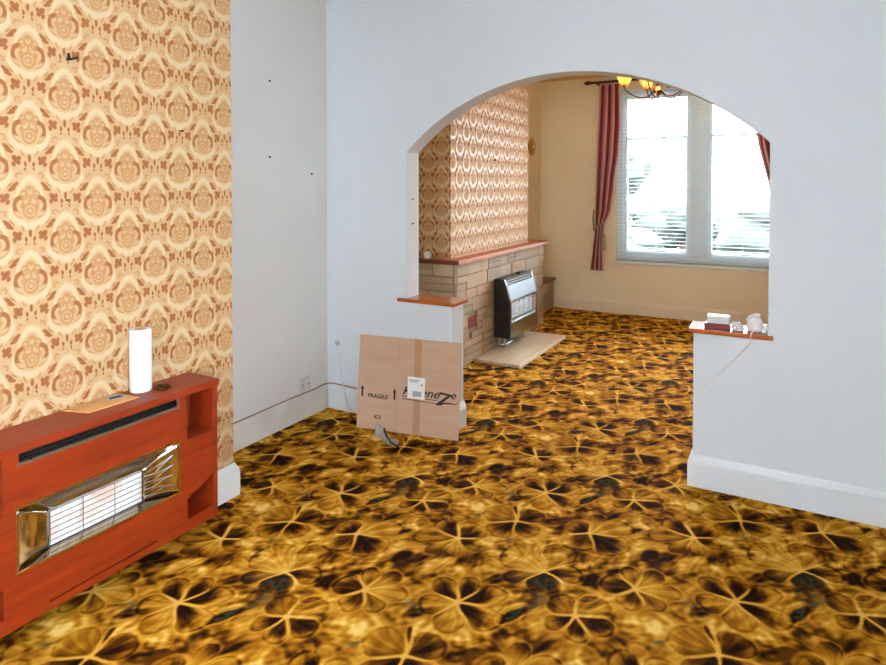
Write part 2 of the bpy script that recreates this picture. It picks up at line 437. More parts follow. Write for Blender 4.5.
def stripe():
    m, nt, b, out = new_mat('striped_curtain_fabric')
    a = nt.nodes.new('ShaderNodeAttribute'); a.attribute_name = 'across'
    u = N(nt, a.outputs['Fac'])
    s = (u * 7.).cmod(1.).abs()                       # 0 at stripe centre
    s2 = (u * 7. + .27).cmod(1.).abs()
    pale = s.sstep(.21, .18).max(s2.sstep(.05, .04) * .8)
    weave = noise(nt, coords(nt), 160., 2.)
    base = mixc(nt, weave, lin(112, 18, 26), lin(138, 30, 36))
    nt.links.new(mixc(nt, pale.k, base, lin(214, 162, 160)), b.inputs['Base Color'])
    b.inputs['Roughness'].default_value = .8; b.inputs['Sheen Weight'].default_value = .2
    return m
M['curtain'] = stripe()

def damask():
    m, nt, b, out = new_mat('damask_wallpaper')
    g = nt.nodes.new('ShaderNodeTexCoord'); sp = nt.nodes.new('ShaderNodeSeparateXYZ'); nt.links.new(g.outputs['Object'], sp.inputs[0])
    u = N(nt, sp.outputs[0]) + N(nt, sp.outputs[1]); z = N(nt, sp.outputs[2])
    a, h = .25, .265
    u1 = (u - PAPER_U).cmod(a) * (1 / a); z1 = (z - PAPER_Z).cmod(h) * (1 / h)
    u2 = (u - PAPER_U - a / 2).cmod(a) * (1 / a); z2 = (z - PAPER_Z - h / 2).cmod(h) * (1 / h)
    first = (u1.abs() + z1.abs()).lt(.5)
    x = (u2 + (u1 - u2) * first).abs(); y = z2 + (z1 - z2) * first
    def ell(cx, cy, rx, ry, ang=0., soft=.3):
        c, s = math.cos(math.radians(ang)), math.sin(math.radians(ang))
        p = (x - cx) * (c / rx) + (y - cy) * (s / rx); q = (y - cy) * (c / ry) - (x - cx) * (s / ry)
        d = p * p + q * q
        return d.sstep(1. + soft, 1. - soft)
    def ring(cx, cy, r, w, ky=1.):
        p = x - cx; q = (y - cy) * ky
        return ((p * p + q * q).sqrt() - r).abs().sstep(w, w * .45)
    def many(l):
        o = l[0]
        for k in l[1:]: o = o.max(k)
        return o
    dark = many([
        ring(.115, -.03, .088, .034, .8) * (x - .10).sstep(-.02, .04) * (y + .10).sstep(-.03, .02),
        ell(.205, .235, 0.073, 0.027, -42), ell(.235, .19, 0.055, 0.024, -20),
        ell(.325, .075, 0.076, 0.041, -48), ell(.372, .115, 0.049, 0.024, 75), ell(.29, .02, 0.037, 0.024, -60),
        ell(.265, -.265, 0.073, 0.035, 38), ell(.165, -.41, 0.073, 0.035, 35), ell(.20, -.335, 0.061, 0.023, 40),
        ell(0., -.40, 0.022, 0.054), ell(.445, .03, 0.020, 0.041), ell(.445, -.06, 0.017, 0.041)])
    mid = many([
        ring(0., -.10, .085, .022, .9), ring(0., -.10, .04, .02), ell(0., .045, .020, .05),
        ring(0., .155, .05, .020, .8), ring(.085, .11, .045, .018, .8), ring(.05, .045, .05, .016, .7), ell(0., .19, .02, .03),
        ell(.19, .07, .045, .016, -35), ring(.35, -.13, .032, .018), ell(.1, -.33, .05, .018, 60),
        ring(.10, -.045, .125, .016, .85) * (x - .1).sstep(-.03, .03), ell(.10, -.03, .028, .05)])
    hd = (x * x * ((y + .12).sstep(-.05, .36) * 7. + 4.2) + (y - .015) * (y - .015) * 3.2).sqrt()     # distance from the medallion centre
    n = noise(nt, coords(nt), 1.1, 2.)
    n2 = noise(nt, coords(nt), 75., 3.)
    n3 = noise(nt, coords(nt), 150., 2.); n4 = N(nt, noise(nt, coords(nt), 48., 2.)).sstep(.48, .60)
    hs_ = hd + (N(nt, n2) - .5) * .10
    fill = hs_.sstep(.50, .43)
    band = hs_.sstep(.60, .68)
    cream = 1. - fill.max(band)
    dots = (N(nt, n3)).sstep(.56, .64)
    body = ramp(nt, n, [(.3, lin(190, 155, 113)), (.7, lin(195, 164, 125))])
    c0 = mixc(nt, (cream * (.72 - dots * .45)).k, body, lin(202, 182, 149))
    c1 = mixc(nt, ((fill * .8).max(band) * (N(nt, n2) * .25 + n4 * .40)).k, c0, lin(184, 143, 98))
    c2 = mixc(nt, (mid * (N(nt, n2) * .5 + .45)).k, c1, lin(171, 120, 69))
    c3 = mixc(nt, (dark * (N(nt, n2) * .4 + .74)).k, c2, lin(145, 84, 32))
    nt.links.new(c3, b.inputs['Base Color'])
    rr = (1. - cream) * .32 + .44
    nt.links.new(rr.k, b.inputs['Roughness'])
    b.inputs['Specular IOR Level'].default_value = .38
    return m
PAPER_U = 1.248 - 2.36; PAPER_Z = 1.965
M['paper'] = damask()

def carpet_mat():
    m, nt, b, out = new_mat('floral_carpet')
    a = nt.nodes.new('ShaderNodeAttribute'); a.attribute_name = 'weave_pattern'
    t = nt.nodes.new('ShaderNodeAttribute'); t.attribute_name = 'weave_green'
    v = coords(nt)
    f1 = noise(nt, v, 120., 3.)
    val = N(nt, a.outputs['Fac']) + (N(nt, f1) - .5) * .16
    col = ramp(nt, val.k, [(0., lin(*CARP[0])), (.25, lin(*CARP[1])), (.5, lin(*CARP[2])), (.75, lin(*CARP[3])), (1., lin(*CARP[4]))])
    nt.links.new(mixc(nt, (N(nt, t.outputs['Fac']) * .8).k, col, lin(52, 66, 50)), b.inputs['Base Color'])
    b.inputs['Roughness'].default_value = 1.; b.inputs['Specular IOR Level'].default_value = .06
    bump(nt, b, noise(nt, v, 380., 2.), .003, .6)
    return m
CARP = [(26, 8, 1), (88, 47, 4), (163, 107, 20), (212, 157, 52), (242, 207, 120)]
M['carpet'] = carpet_mat()
# ------------------------------------------------------------------ the setting
XL, XR, YR, YP, YP2, YB, ZC = -2.755, 1.1, -1.6, 3.355, 3.505, 7.45, 2.765
T = .12
def flr():
    xs = np.concatenate([np.arange(XL, .8, .0055), np.linspace(.8, XR, 7)])
    ys = np.concatenate([np.linspace(YR, .7, 46)[:-1], np.arange(.7, 3.4, .0055), np.arange(3.4, YB, .011), [YB]])
    nx, ny = len(xs), len(ys)
    X, Y = np.meshgrid(xs, ys)
    v, te = carpet_pattern(X.ravel(), Y.ravel(), FL, BL)
    me = bpy.data.meshes.new('floor')
    me.vertices.add(nx * ny)
    me.vertices.foreach_set('co', np.stack([X.ravel(), Y.ravel(), 0 * X.ravel()], -1).astype(np.float32).ravel())
    i = (np.arange(ny - 1)[:, None] * nx + np.arange(nx - 1)[None]).ravel()
    q = np.stack([i, i + 1, i + nx + 1, i + nx], -1).astype(np.int32)
    me.loops.add(q.size); me.loops.foreach_set('vertex_index', q.ravel())
    me.polygons.add(len(q)); me.polygons.foreach_set('loop_start', np.arange(0, q.size, 4, dtype=np.int32))
    me.update(calc_edges=True)
    for nm, d in (('weave_pattern', v), ('weave_green', te)):
        at = me.attributes.new(nm, 'FLOAT', 'POINT'); at.data.foreach_set('value', d.astype(np.float32))
    me.materials.append(M['carpet'])
    o = bpy.data.objects.new('floor', me); COL.objects.link(o); struct(o, 'brown and gold floral fitted carpet running through both rooms')
flr()

struct(MB().box((XL - T, YR - T, ZC), (XR + T, YP + .07, ZC + .1)).build('ceiling', M['ceiling']))
struct(MB().box((XL - T, YP + .07, ZC), (XR + T, YB + T, ZC + .1)).build('ceiling_back', M['ceiling_cream']))
struct(MB().box((XL - T, YR - T, -.1), (XL, YP + .07, ZC)).build('wall_left', M['recess_wall']))
struct(MB().box((XL - T, YP + .07, -.1), (XL, YB + T, ZC)).build('wall_left_back', M['cream_wall']))
SY_0, SY_1, SZ_0, SZ_1 = -.9, .5, .95, 2.15
struct(MB().box((XR, YR - T, -.1), (XR + .2, SY_0, ZC)).box((XR, SY_1, -.1), (XR + .2, YP + .07, ZC)).box((XR, SY_0, -.1), (XR + .2, SY_1, SZ_0)).box((XR, SY_0, SZ_1), (XR + .2, SY_1, ZC)).build('wall_right', M['white_wall']))
w3 = struct(MB().box((XR + .05, SY_0, SZ_0), (XR + .12, SY_0 + .07, SZ_1), .006).box((XR + .05, SY_1 - .07, SZ_0), (XR + .12, SY_1, SZ_1), .006)
    .box((XR + .05, SY_0 + .07, SZ_0), (XR + .12, SY_1 - .07, SZ_0 + .08), .006).box((XR + .05, SY_0 + .07, SZ_1 - .07), (XR + .12, SY_1 - .07, SZ_1), .006)
    .box((XR + .05, -.30, SZ_0 + .08), (XR + .12, -.20, SZ_1 - .07), .006).build('added_side_window', M['upvc']))  # unseen window, added to brighten the recess wall from the right
MB().box((XR + .083, SY_0 + .07, SZ_0 + .08), (XR + .089, -.30, SZ_1 - .07)).box((XR + .083, -.20, SZ_0 + .08), (XR + .089, SY_1 - .07, SZ_1 - .07)).build('window_pane', M['glass'], w3)
struct(MB().box((XR, YP + .07, -.1), (XR + T, YB + T, ZC)).build('wall_right_back', M['cream_wall']))
def holed(lo, hi, h0, h1, y0, y1):
    w = MB()
    w.box((lo, y0, -.1), (h0[0], y1, ZC)); w.box((h1[0], y0, -.1), (hi, y1, ZC))
    w.box((h0[0], y0, -.1), (h1[0], y1, h0[1])); w.box((h0[0], y0, h1[1]), (h1[0], y1, ZC))
    return w
WX0, WX1, WZ0, WZ1 = -1.815, -.025, .625, 2.61
struct(holed(XL, XR, (WX0, WZ0), (WX1, WZ1), YB, YB + .22).build('wall_back', M['cream_wall']))
RX0, RX1, RZ0, RZ1 = -1.0, .4, 1.0, 2.1
struct(holed(XL, XR, (RX0, RZ0), (RX1, RZ1), YR - .2, YR).build('wall_rear', M['white_wall']))
# dividing wall with the arch
AX0, AX1, PX0, PX1, ZSP, ZAP, ZPI = -2.124, -.100, -1.798, -.431, 1.704, 2.118, .767
hw = (AX1 - AX0) / 2; rise = ZAP - ZSP; RR = (hw * hw + rise * rise) / (2 * rise); cxm = (AX0 + AX1) / 2; czm = ZAP - RR
th0 = math.asin(hw / RR)
arc = [(cxm + RR * math.sin(-th0 + 2 * th0 * i / 40), czm + RR * math.cos(-th0 + 2 * th0 * i / 40)) for i in range(41)]
outl = [(XL, 0), (PX0, 0), (PX0, ZPI), (AX0, ZPI)] + arc + [(AX1, ZPI), (PX1, ZPI), (PX1, 0), (XR, 0), (XR, ZC), (XL, ZC)]
struct(MB().poly([(x, YP, z) for x, z in outl], (0, YP2 - YP, 0)).build('wall_arch', M['white_wall']))
# chimney breasts
struct(MB().box((XL, .64, 0), (-2.36, 2.165, ZC)).build('wall_chimney', M['paper']))
struct(MB().box((XL, 4.55, .8945), (-2.45, 6.27, ZC)).build('wall_chimney_back', M['paper']))

def skirt(name, pts, h, m, t=.022, label=None):
    """moulded skirting along floor polyline; room is on the left of the walking direction"""
    prof = [(0, 0), (t, 0), (t, h * .74), (t * .82, h * .77), (t * .95, h * .80), (t * .75, h * .87), (t * .45, h * .93), (t * .3, h), (0, h)]
    P = [Vector((x, y)) for x, y in pts]; b = bmesh.new(); rings = []
    for i, p in enumerate(P):
        d0 = (p - P[i - 1]).normalized() if i > 0 else None; d1 = (P[i + 1] - p).normalized() if i < len(P) - 1 else None
        n0 = Vector((-d0.y, d0.x)) if d0 else None; n1 = Vector((-d1.y, d1.x)) if d1 else None
        if n0 and n1:
            n = (n0 + n1); n = n / max(n.dot(n0), .2)
        else: n = n0 or n1
        rings.append([b.verts.new((p.x + n.x * a, p.y + n.y * a, z)) for a, z in prof])
    for A, B in zip(rings, rings[1:]):
        for k in range(len(prof) - 1): b.faces.new((A[k], A[k + 1], B[k + 1], B[k]))
    b.faces.new(rings[0]); b.faces.new(rings[-1]); bmesh.ops.recalc_face_normals(b, faces=b.faces[:])
    mb = MB(); mb.bm.free(); mb.bm = b
    return struct(mb.build(name, m))
skirt('baseboard_chimney', [(XL, 2.165), (-2.36, 2.165), (-2.36, 1.93)][::1], .155, M['skirting'])
skirt('baseboard_left', [(XL, YP), (XL, 2.19)], .155, M['skirt_old'])
skirt('baseboard_arch_left', [(PX0, YP2), (PX0, YP), (XL, YP)], .155, M['skirting'])
skirt('baseboard_arch_right', [(XR, YP), (PX1, YP), (PX1, YP2)], .155, M['skirting'])
skirt('baseboard_back', [(XR, YB), (-2.54, YB)], .15, M['skirting_back'])
skirt('baseboard_right', [(XR, YR), (XR, YP)], .155, M['skirting'])
skirt('baseboard_right_back', [(XR, YP2), (XR, YB)], .15, M['skirting_back'])

# ------------------------------------------------------------------ back window
w = struct(MB().box((WX0, YB + .05, WZ0), (WX0 + .07, YB + .12, WZ1), .006).box((WX1 - .07, YB + .05, WZ0), (WX1, YB + .12, WZ1), .006)
    .box((WX0 + .07, YB + .05, WZ0), (WX1 - .07, YB + .12, WZ0 + .08), .006).box((WX0 + .07, YB + .05, WZ1 - .07), (WX1 - .07, YB + .12, WZ1), .006)
    .box((-1.01, YB + .045, WZ0 + .08), (-.83, YB + .125, WZ1 - .07), .008).build('window_1', M['upvc']))
for x0, x1 in ((WX0 + .07, -1.01), (-.83, WX1 - .07)):
    s = MB()
    for lo, hi in (((x0, WZ0 + .08), (x0 + .045, WZ1 - .07)), ((x1 - .045, WZ0 + .08), (x1, WZ1 - .07)), ((x0 + .045, WZ0 + .08), (x1 - .045, WZ0 + .13)), ((x0 + .045, WZ1 - .12), (x1 - .045, WZ1 - .07)), ((x0 + .045, 2.02), (x1 - .045, 2.055))):
        s.box((lo[0], YB + .06, lo[1]), (hi[0], YB + .11, hi[1]), .005)
    s.build('window_sash', M['upvc'], w)
    MB().box((x0 + .045, YB + .083, WZ0 + .13), (x1 - .045, YB + .089, 2.02)).box((x0 + .045, YB + .083, 2.055), (x1 - .045, YB + .089, WZ1 - .12)).build('window_pane', M['glass'], w)
MB().box((WX0 - .02, YB - .035, WZ0 - .03), (WX1 + .02, YB + .05, WZ0), .006, 2).build('window_sill', M['upvc'], w)
# rear window behind the camera
w2 = struct(MB().box((RX0, YR - .12, RZ0), (RX0 + .07, YR - .05, RZ1), .006).box((RX1 - .07, YR - .12, RZ0), (RX1, YR - .05, RZ1), .006)
    .box((RX0 + .07, YR - .12, RZ0), (RX1 - .07, YR - .05, RZ0 + .08), .006).box((RX0 + .07, YR - .12, RZ1 - .07), (RX1 - .07, YR - .05, RZ1), .006)
    .box((-.35, YR - .12, RZ0 + .08), (-.25, YR - .05, RZ1 - .07), .006).build('window_2', M['upvc']))
MB().box((RX0 + .07, YR - .09, RZ0 + .08), (-.35, YR - .084, RZ1 - .07)).box((-.25, YR - .09, RZ0 + .08), (RX1 - .07, YR - .084, RZ1 - .07)).build('window_pane', M['glass'], w2)

# blinds
for bx0, bx1, lab in ((WX0 + .012, -.928, 'white venetian blind over the window half next to the gathered striped curtain'), (-.912, WX1 - .012, 'white venetian blind over the window half nearer the right-hand pier')):
    yb = YB + .012
    r = thing('venetian_blind', ((bx0 + bx1) / 2, yb, WZ1 - .04), lab, 'blind', 'venetian blinds')
    MB().box((bx0, yb - .02, WZ1 - .045), (bx1, yb + .02, WZ1 - .003), .003).build('head_rail', M['blind'], r)
    MB().box((bx0, yb - .017, WZ0 + .012), (bx1, yb + .017, WZ0 + .034), .004).build('bottom_rail', M['blind'], r)
    s = MB(); z = WZ0 + .07
    while z < WZ1 - .06:
        t = math.radians(9); n = 4; b = s.bm; rows = []
        for k in range(n + 1):
            q = (k / n - .5) * .027; c = .0028 * (1 - (2 * k / n - 1) ** 2)
            rows.append((b.verts.new((bx0 + .004, yb + q * math.cos(t), z + c + q * math.sin(t))), b.verts.new((bx1 - .004, yb + q * math.cos(t), z + c + q * math.sin(t)))))
        for A, B in zip(rows, rows[1:]): b.faces.new((A[0], A[1], B[1], B[0]))
        z += .043
    s.build('slats', M['blind'], r, solid=.0012)
    for cxx in (bx0 + .09, (bx0 + bx1) / 2, bx1 - .09):
        MB().box((cxx - .001, yb - .0185, WZ0 + .03), (cxx + .001, yb - .0175, WZ1 - .04)).box((cxx - .001, yb + .0175, WZ0 + .03), (cxx + .001, yb + .0185, WZ1 - .04)).build('ladder_cord', M['cable_white'], r)

# curtains
def curtain(name, L, Rr, ztop, zbot, yc, label, folds, seed, tie=None):
    rnd = random.Random(seed)
    def interp(tab, z):
        for (z0, x0), (z1, x1) in zip(tab, tab[1:]):
            if z1 <= z <= z0:
                t = (z0 - z) / (z0 - z1); t = t * t * (3 - 2 * t) * .5 + t * .5
                return x0 + (x1 - x0) * t
        return tab[-1][1]
    nu, nv = 96, 60
    ph = [rnd.uniform(-.4, .4) for _ in range(4)]
    def fn(u, v):
        z = ztop + (zbot - ztop) * v
        l, r_ = interp(L, z), interp(Rr, z)
        wd = r_ - l
        x = l + wd * u + wd * .03 * math.sin(u * folds * 2 * math.pi + ph[0])
        amp = .028 * (1 if z < ztop - .06 else .75)
        y = yc + amp * math.sin(u * folds * 2 * math.pi + ph[1] + v * .8) + .010 * math.sin(u * folds * 4.3 * math.pi + ph[2] + v * 2)
        return (x, y, z)
    r = thing(name, ((L[0][1] + Rr[0][1]) / 2, yc, zbot), label, 'curtain', 'striped curtains at the window')
    o = MB().grid(fn, nu, nv).build('drape', M['curtain'], r, smooth='all', solid=.004)
    at = o.data.attributes.new('across', 'FLOAT', 'POINT')
    at.data.foreach_set('value', np.repeat(np.arange(nu + 1) / nu, nv + 1).astype(np.float32))
    return r
cl = curtain('curtain', [(2.69, -1.985), (1.9, -2.02), (1.22, -2.04), (1.0, -2.035), (.8, -2.06), (.5, -2.098)], [(2.69, -1.752), (2.2, -1.745), (1.9, -1.762), (1.5, -1.815), (1.22, -1.85), (1.0, -1.942), (.8, -1.95), (.5, -1.937)], 2.666, .5, 7.355, 'maroon and pink striped curtain gathered at the corner side of the window', 4, 3)
MB().tube([(-1.99 + .062 * math.cos(a), 7.355 + .052 * math.sin(a), 1.02 + .05 * math.cos(a)) for a in [2 * math.pi * i / 20 for i in range(20)]], .011, 8, closed=True).tube([(-2.05, 7.36, .98), (-2.075, 7.40, 1.1), (-2.075, 7.44, 1.2)], .009, 8).build('tieback_cord', M['tie'], cl, smooth=True)
MB().tube([(-1.935, 7.325, 1.03), (-1.928, 7.315, .93)], .006, 6).lathe([(.004, .93), (.022, .92), (.016, .895), (.024, .875), (.03, .80), (.034, .745), (.0, .74)], (-1.928, 7.315, 0), 14).build('tassel', M['tie'], cl, smooth=True)
cr_ = curtain('curtain', [(2.69, -.40), (2.3, -.375), (2.02, -.341), (1.4, -.215), (1.1, -.10), (1.0, -.06), (.5, -.08)], [(2.69, .10), (1.9, .12), (1.2, .12), (1.0, .03), (.8, .04), (.5, .06)], 2.666, .5, 7.355, 'maroon and pink striped curtain mostly hidden by the right side of the arch', 5, 9)
MB().tube([(-.015 + .062 * math.cos(a), 7.355 + .052 * math.sin(a), 1.02 - .05 * math.cos(a)) for a in [2 * math.pi * i / 20 for i in range(20)]], .011, 8, closed=True).build('tieback_cord', M['tie'], cr_, smooth=True)
pl = thing('curtain_pole', (-.95, 7.355, 2.695), 'dark wooden curtain pole above the window with turned finials', 'curtain pole')
MB().tube([(-2.08, 7.355, 2.695), (.2, 7.355, 2.695)], .014, 12).build('rod', M['pole_wood'], pl, smooth=True)
for sx, x in ((-1, -2.08), (1, .2)):
    MB().lathe([(.014, 0), (.022, .008 * sx), (.014, .016 * sx), (.026, .04 * sx), (.028, .055 * sx), (.018, .08 * sx), (.008, .095 * sx), (.0, .10 * sx)], (x, 7.355, 2.695), 16, 'x').build('finial', M['pole_wood'], pl, smooth=True)
for x in (-2.03, .14):
    MB().tube([(x, 7.355, 2.695), (x, 7.45, 2.695)], .008, 8).lathe([(.024, 7.44), (.024, 7.449)], (x, 0, 2.695), 14, 'y').build('bracket', M['pole_wood'], pl, smooth=True)
for x in [-1.97 + .045 * i for i in range(6)] + [-.38 + .09 * i for i in range(6)]:
    MB().tube([(x, 7.355 + .02 * math.cos(a), 2.693 + .02 * math.sin(a)) for a in [2 * math.pi * i / 14 for i in range(14)]], .003, 6, closed=True).build('ring', M['pole_wood'], pl, smooth=True)

# ------------------------------------------------------------------ wood-cased gas fire by the wallpaper
FX, FB = -2.163, -2.357
gf = thing('gas_fire', (FB, 1.40, .0), 'teak veneered gas fire with white radiant panel against the patterned wallpaper', 'gas fire')
Y0, Y1, Z0, Z1 = .905, 1.898, .078, .667
MB().box((FB, Y0 - .008, Z1 - .028), (FX + .004, Y1 + .008, Z1), .004, 2).build('top_board', M['wood_red'], gf)
for ya, yb_ in ((Y0, Y0 + .024), (Y1 - .024, Y1)):
    MB().box((FB, ya, Z0), (FX, yb_, Z1 - .028), .002).build('side_panel', M['wood_red'], gf)
MB().box((FB, Y0 + .024, Z0 + .02), (FB + .05, Y1 - .024, Z1 - .03)).build('back_board', M['wood_inner'], gf)
MB().box((FB + .02, Y0 + .06, .0), (FX - .125, Y1 - .06, Z0)).build('plinth', M['black_matt'], gf)
PY0, PY1 = 1.050, 1.742
VY0, VY1, VZ0, VZ1 = 1.10, 1.70, .602, .640
OY0, OY1, OZ0, OZ1 = 1.090, 1.705, .256, .464
GY0, GY1, GZ = 1.19, 1.602, .108
xb = FX - .018
fp = MB()
for a, b_ in (((PY0, Z0), (PY1, GZ - .004)), ((PY0, GZ - .004), (GY0, GZ + .004)), ((GY1, GZ - .004), (PY1, GZ + .004)), ((PY0, GZ + .004), (PY1, OZ0)), ((PY0, OZ0), (OY0, OZ1)), ((OY1, OZ0), (PY1, OZ1)), ((PY0, OZ1), (PY1, VZ0)), ((PY0, VZ0), (VY0, VZ1)), ((VY1, VZ0), (PY1, VZ1))):
    fp.box((xb, a[0], a[1]), (FX, b_[0], b_[1]))
fp.build('front_panel', M['wood_red'], gf)
for yd in (PY0, PY1 - .016):
    MB().box((FB + .05, yd, Z0), (xb - .001, yd + .016, Z1 - .028)).build('inner_divider', M['wood_inner'], gf)
MB().box((xb - .006, GY0 - .01, GZ - .012), (xb - .001, GY1 + .01, GZ + .012)).build('control_slot', M['black_matt'], gf)
for ya, yb_, sg in ((PY1, Y1 - .024, 1), (Y0 + .024, PY0, -1)):
    near, far = (ya, yb_) if sg > 0 else (yb_, ya)
    # the solid block between the two open recesses, its lower edge curved down towards the fire
    pts = [(near, .455), (far, .455), (far, .274)] + [(far + (near - far) * (1 - math.cos(t)), .274 - .05 * math.sin(t) * math.sin(t) - .0 * t) for t in [math.pi / 2 * i / 6 for i in range(1, 7)]]
    MB().poly([(FX, y, z) for y, z in pts], (-.12, 0, 0)).build('side_block', M['wood_red'], gf)
    MB().box((FB + .05, min(ya, yb_), Z0), (FX, max(ya, yb_), .128)).build('recess_floor', M['wood_red'], gf)
# top air grille
vg = MB().box((xb - .03, VY0, VZ0), (xb - .027, VY1, VZ1)).box((xb - .03, VY0, VZ0 - .004), (FX - .004, VY1, VZ0)).box((xb - .03, VY0, VZ1), (FX - .004, VY1, VZ1 + .0)).build('air_grille', M['black'], gf)
for k in range(3):
    MB().box((FX - .030, VY0, VZ0 + .011 + .010 * k), (FX - .006, VY1, VZ0 + .0135 + .010 * k)).build('fin', M['black_matt'], vg)
MB().box((FX - .006, VY0 - .003, VZ0 - .003), (FX + .003, VY1 + .003, VZ0 + .008), .001).box((FX - .006, VY1 - .004, VZ0), (FX + .003, VY1 + .003, VZ1 + .002), .001).build('grille_trim', M['silver'], gf)
for y in (1.135, 1.275, 1.42):
    MB().lathe([(.005, 0), (.006, .004), (.004, .008), (0, .009)], (FX - .004, y, VZ0 + .010), 10, 'x').build('clip', M['black'], gf, smooth=True)
# reflector box and radiant
RXb, RY0, RY1, RZb0, RZb1 = -2.205, 1.214, 1.570, .268, .394
A = [(FX, OY0, OZ0), (FX, OY1, OZ0), (FX, OY1, OZ1), (FX, OY0, OZ1)]
B = [(RXb, RY0, RZb0), (RXb, RY1, RZb0), (RXb, RY1, RZb1), (RXb, RY0, RZb1)]
rf = MB(); bm = rf.bm
for i in range(4):
    j = (i + 1) % 4
    n = 10
    def pt(a, b_, t): return Vector(a).lerp(Vector(b_), t)
    rows = []
    for q in range(n + 1):
        t = q / n; row = []
        for s_ in range(n + 1):
            p0 = pt(A[i], A[j], s_ / n); p1 = pt(B[i], B[j], s_ / n); p = p0.lerp(p1, t)
            bow = .010 * math.sin(math.pi * t)
            p.x -= bow if i in (1, 3) else bow * .4
            row.append(bm.verts.new(p))
        rows.append(row)
    for q in range(n):
        for s_ in range(n): bm.faces.new((rows[q][s_], rows[q][s_ + 1], rows[q + 1][s_ + 1], rows[q + 1][s_]))
rf.build('reflector', M['chrome'], gf, smooth=True, solid=.001)
MB().box((FX - .002, OY0 - .004, OZ1 - .003), (FX + .006, OY1 + .004, OZ1 + .006), .001).box((FX - .002, OY0 - .004, OZ0 - .005), (FX + .005, OY1 + .004, OZ0 + .003), .001).build('opening_trim', M['gold_trim'], gf)
rp = MB().box((RXb - .03, RY0 - .004, RZb0 - .004), (RXb - .014, RY1 + .004, RZb1 + .004))
nr = 9
for k in range(nr):
    y = RY0 + (RY1 - RY0) * (k + .5) / nr
    rp.box((RXb - .016, y - .012, RZb0 + .006), (RXb - .004, y + .012, RZb1 - .004), .004, 2)
rp.build('radiant_panel', M['ceramic'], gf)
wg = MB()
for k in range(7):
    z = RZb0 + .002 + (RZb1 - RZb0 - .004) * k / 6
    wg.tube([(RXb + .006, RY0, z), (RXb + .006, RY1, z)], .0012, 6)
for y in (RY0, RY0 + .115, RY0 + .235, RY1):
    wg.tube([(RXb + .006, y, RZb0), (RXb + .006, y, RZb1)], .0014, 6)
wg.build('wire_guard', M['wire'], gf, smooth=True)
for k in range(4):
    z = RZb0 + .02 + .026 * k
    MB().tube([(RXb + .006, RY1, z), (RXb + .022, RY1 + .035, z + .004), (RXb + .020, RY1 + .07, z + .010 + .004 * k), (RXb + .03, RY1 + .11, z + .006 + .014 * k)], .0013, 6).build('guard_prong', M['silver'], gf, smooth=True)

# things on the fire
rl = thing('paper_towel_roll', (-2.313, 1.640, Z1), 'white paper towel roll standing upright on the teak gas fire', 'paper towel')
MB().lathe([(.021, 0), (.040, 0), (.042, .003), (.042, .247), (.040, .25), (.021, .25)], (-2.313, 1.640, Z1), 36).build('paper', M['tissue'], rl, smooth=True)
MB().lathe([(.018, .002), (.021, .002), (.021, .251), (.018, .251)], (-2.313, 1.640, Z1), 24).build('cardboard_core', M['kraft'], rl, smooth=True)
en = thing('envelope', (-2.28, 1.47, Z1), 'flattened brown paper sleeve lying on the gas fire beside the towel roll', 'paper')
MB().poly([(-2.352, 1.345, Z1 + .001), (-2.24, 1.376, Z1 + .001), (-2.232, 1.575, Z1 + .001), (-2.35, 1.56, Z1 + .001)], (0, 0, .004)).build('sheet', M['kraft'], en)
MB().poly([(-2.335, 1.50, Z1 + .0052), (-2.29, 1.49, Z1 + .0052), (-2.275, 1.552, Z1 + .0052), (-2.325, 1.556, Z1 + .0052)], (0, 0, .0006)).build('printed_patch', M['grey_ink'], en)
MB().poly([(-2.318, 1.505, Z1 + .006), (-2.30, 1.50, Z1 + .006), (-2.288, 1.545, Z1 + .006), (-2.312, 1.548, Z1 + .006)], (0, 0, .0004)).build('printed_mark', M['ink'], en)
dk = thing('lid', (-2.262, 1.703, Z1), 'small dark round lid on the gas fire right of the towel roll', 'lid')
MB().lathe([(.028, 0), (.031, .002), (.031, .008), (.026, .009), (.023, .005), (0, .005)], (-2.262, 1.703, Z1), 24).build('disc', M['stem_dark'], dk, smooth=True)
MB().lathe([(.006, .005), (.007, .012), (0, .013)], (-2.262, 1.703, Z1), 12).build('knob', M['black'], dk, smooth=True)

# ------------------------------------------------------------------ leaning cardboard
cb = thing('cardboard_sheet', (-2.03, 3.2, 0), 'flattened brown cardboard box with black FRAGILE print leaning on the left pier', 'cardboard')
TL, TR, BLc, BR = Vector((-2.467, 3.338, .526)), Vector((-1.724, 3.338, .557)), Vector((-2.349, 3.135, .006)), Vector((-1.705, 3.255, .003))
nrm = (TR - TL).cross(TL - BLc).normalized()
if nrm.y > 0: nrm = -nrm
def cp(s, t, d=0.):
    """s from left, t from top"""
    p = TL.lerp(TR, s).lerp(BLc.lerp(BR, s), t)
    return p + nrm * d
b = MB(); bm = b.bm; n1_, n2_ = 14, 10
F_ = [[bm.verts.new(cp(i / n1_, j / n2_)) for j in range(n2_ + 1)] for i in range(n1_ + 1)]
G_ = [[bm.verts.new(cp(i / n1_, j / n2_, -.006)) for j in range(n2_ + 1)] for i in range(n1_ + 1)]
for i in range(n1_):
    for j in range(n2_):
        bm.faces.new((F_[i][j], F_[i + 1][j], F_[i + 1][j + 1], F_[i][j + 1])); bm.faces.new((G_[i][j], G_[i][j + 1], G_[i + 1][j + 1], G_[i + 1][j]))
for i in range(n1_):
    bm.faces.new((F_[i][0], G_[i][0], G_[i + 1][0], F_[i + 1][0])); bm.faces.new((F_[i][n2_], F_[i + 1][n2_], G_[i + 1][n2_], G_[i][n2_]))
for j in range(n2_):
    bm.faces.new((F_[0][j], F_[0][j + 1], G_[0][j + 1], G_[0][j])); bm.faces.new((F_[n1_][j], G_[n1_][j], G_[n1_][j + 1], F_[n1_][j + 1]))
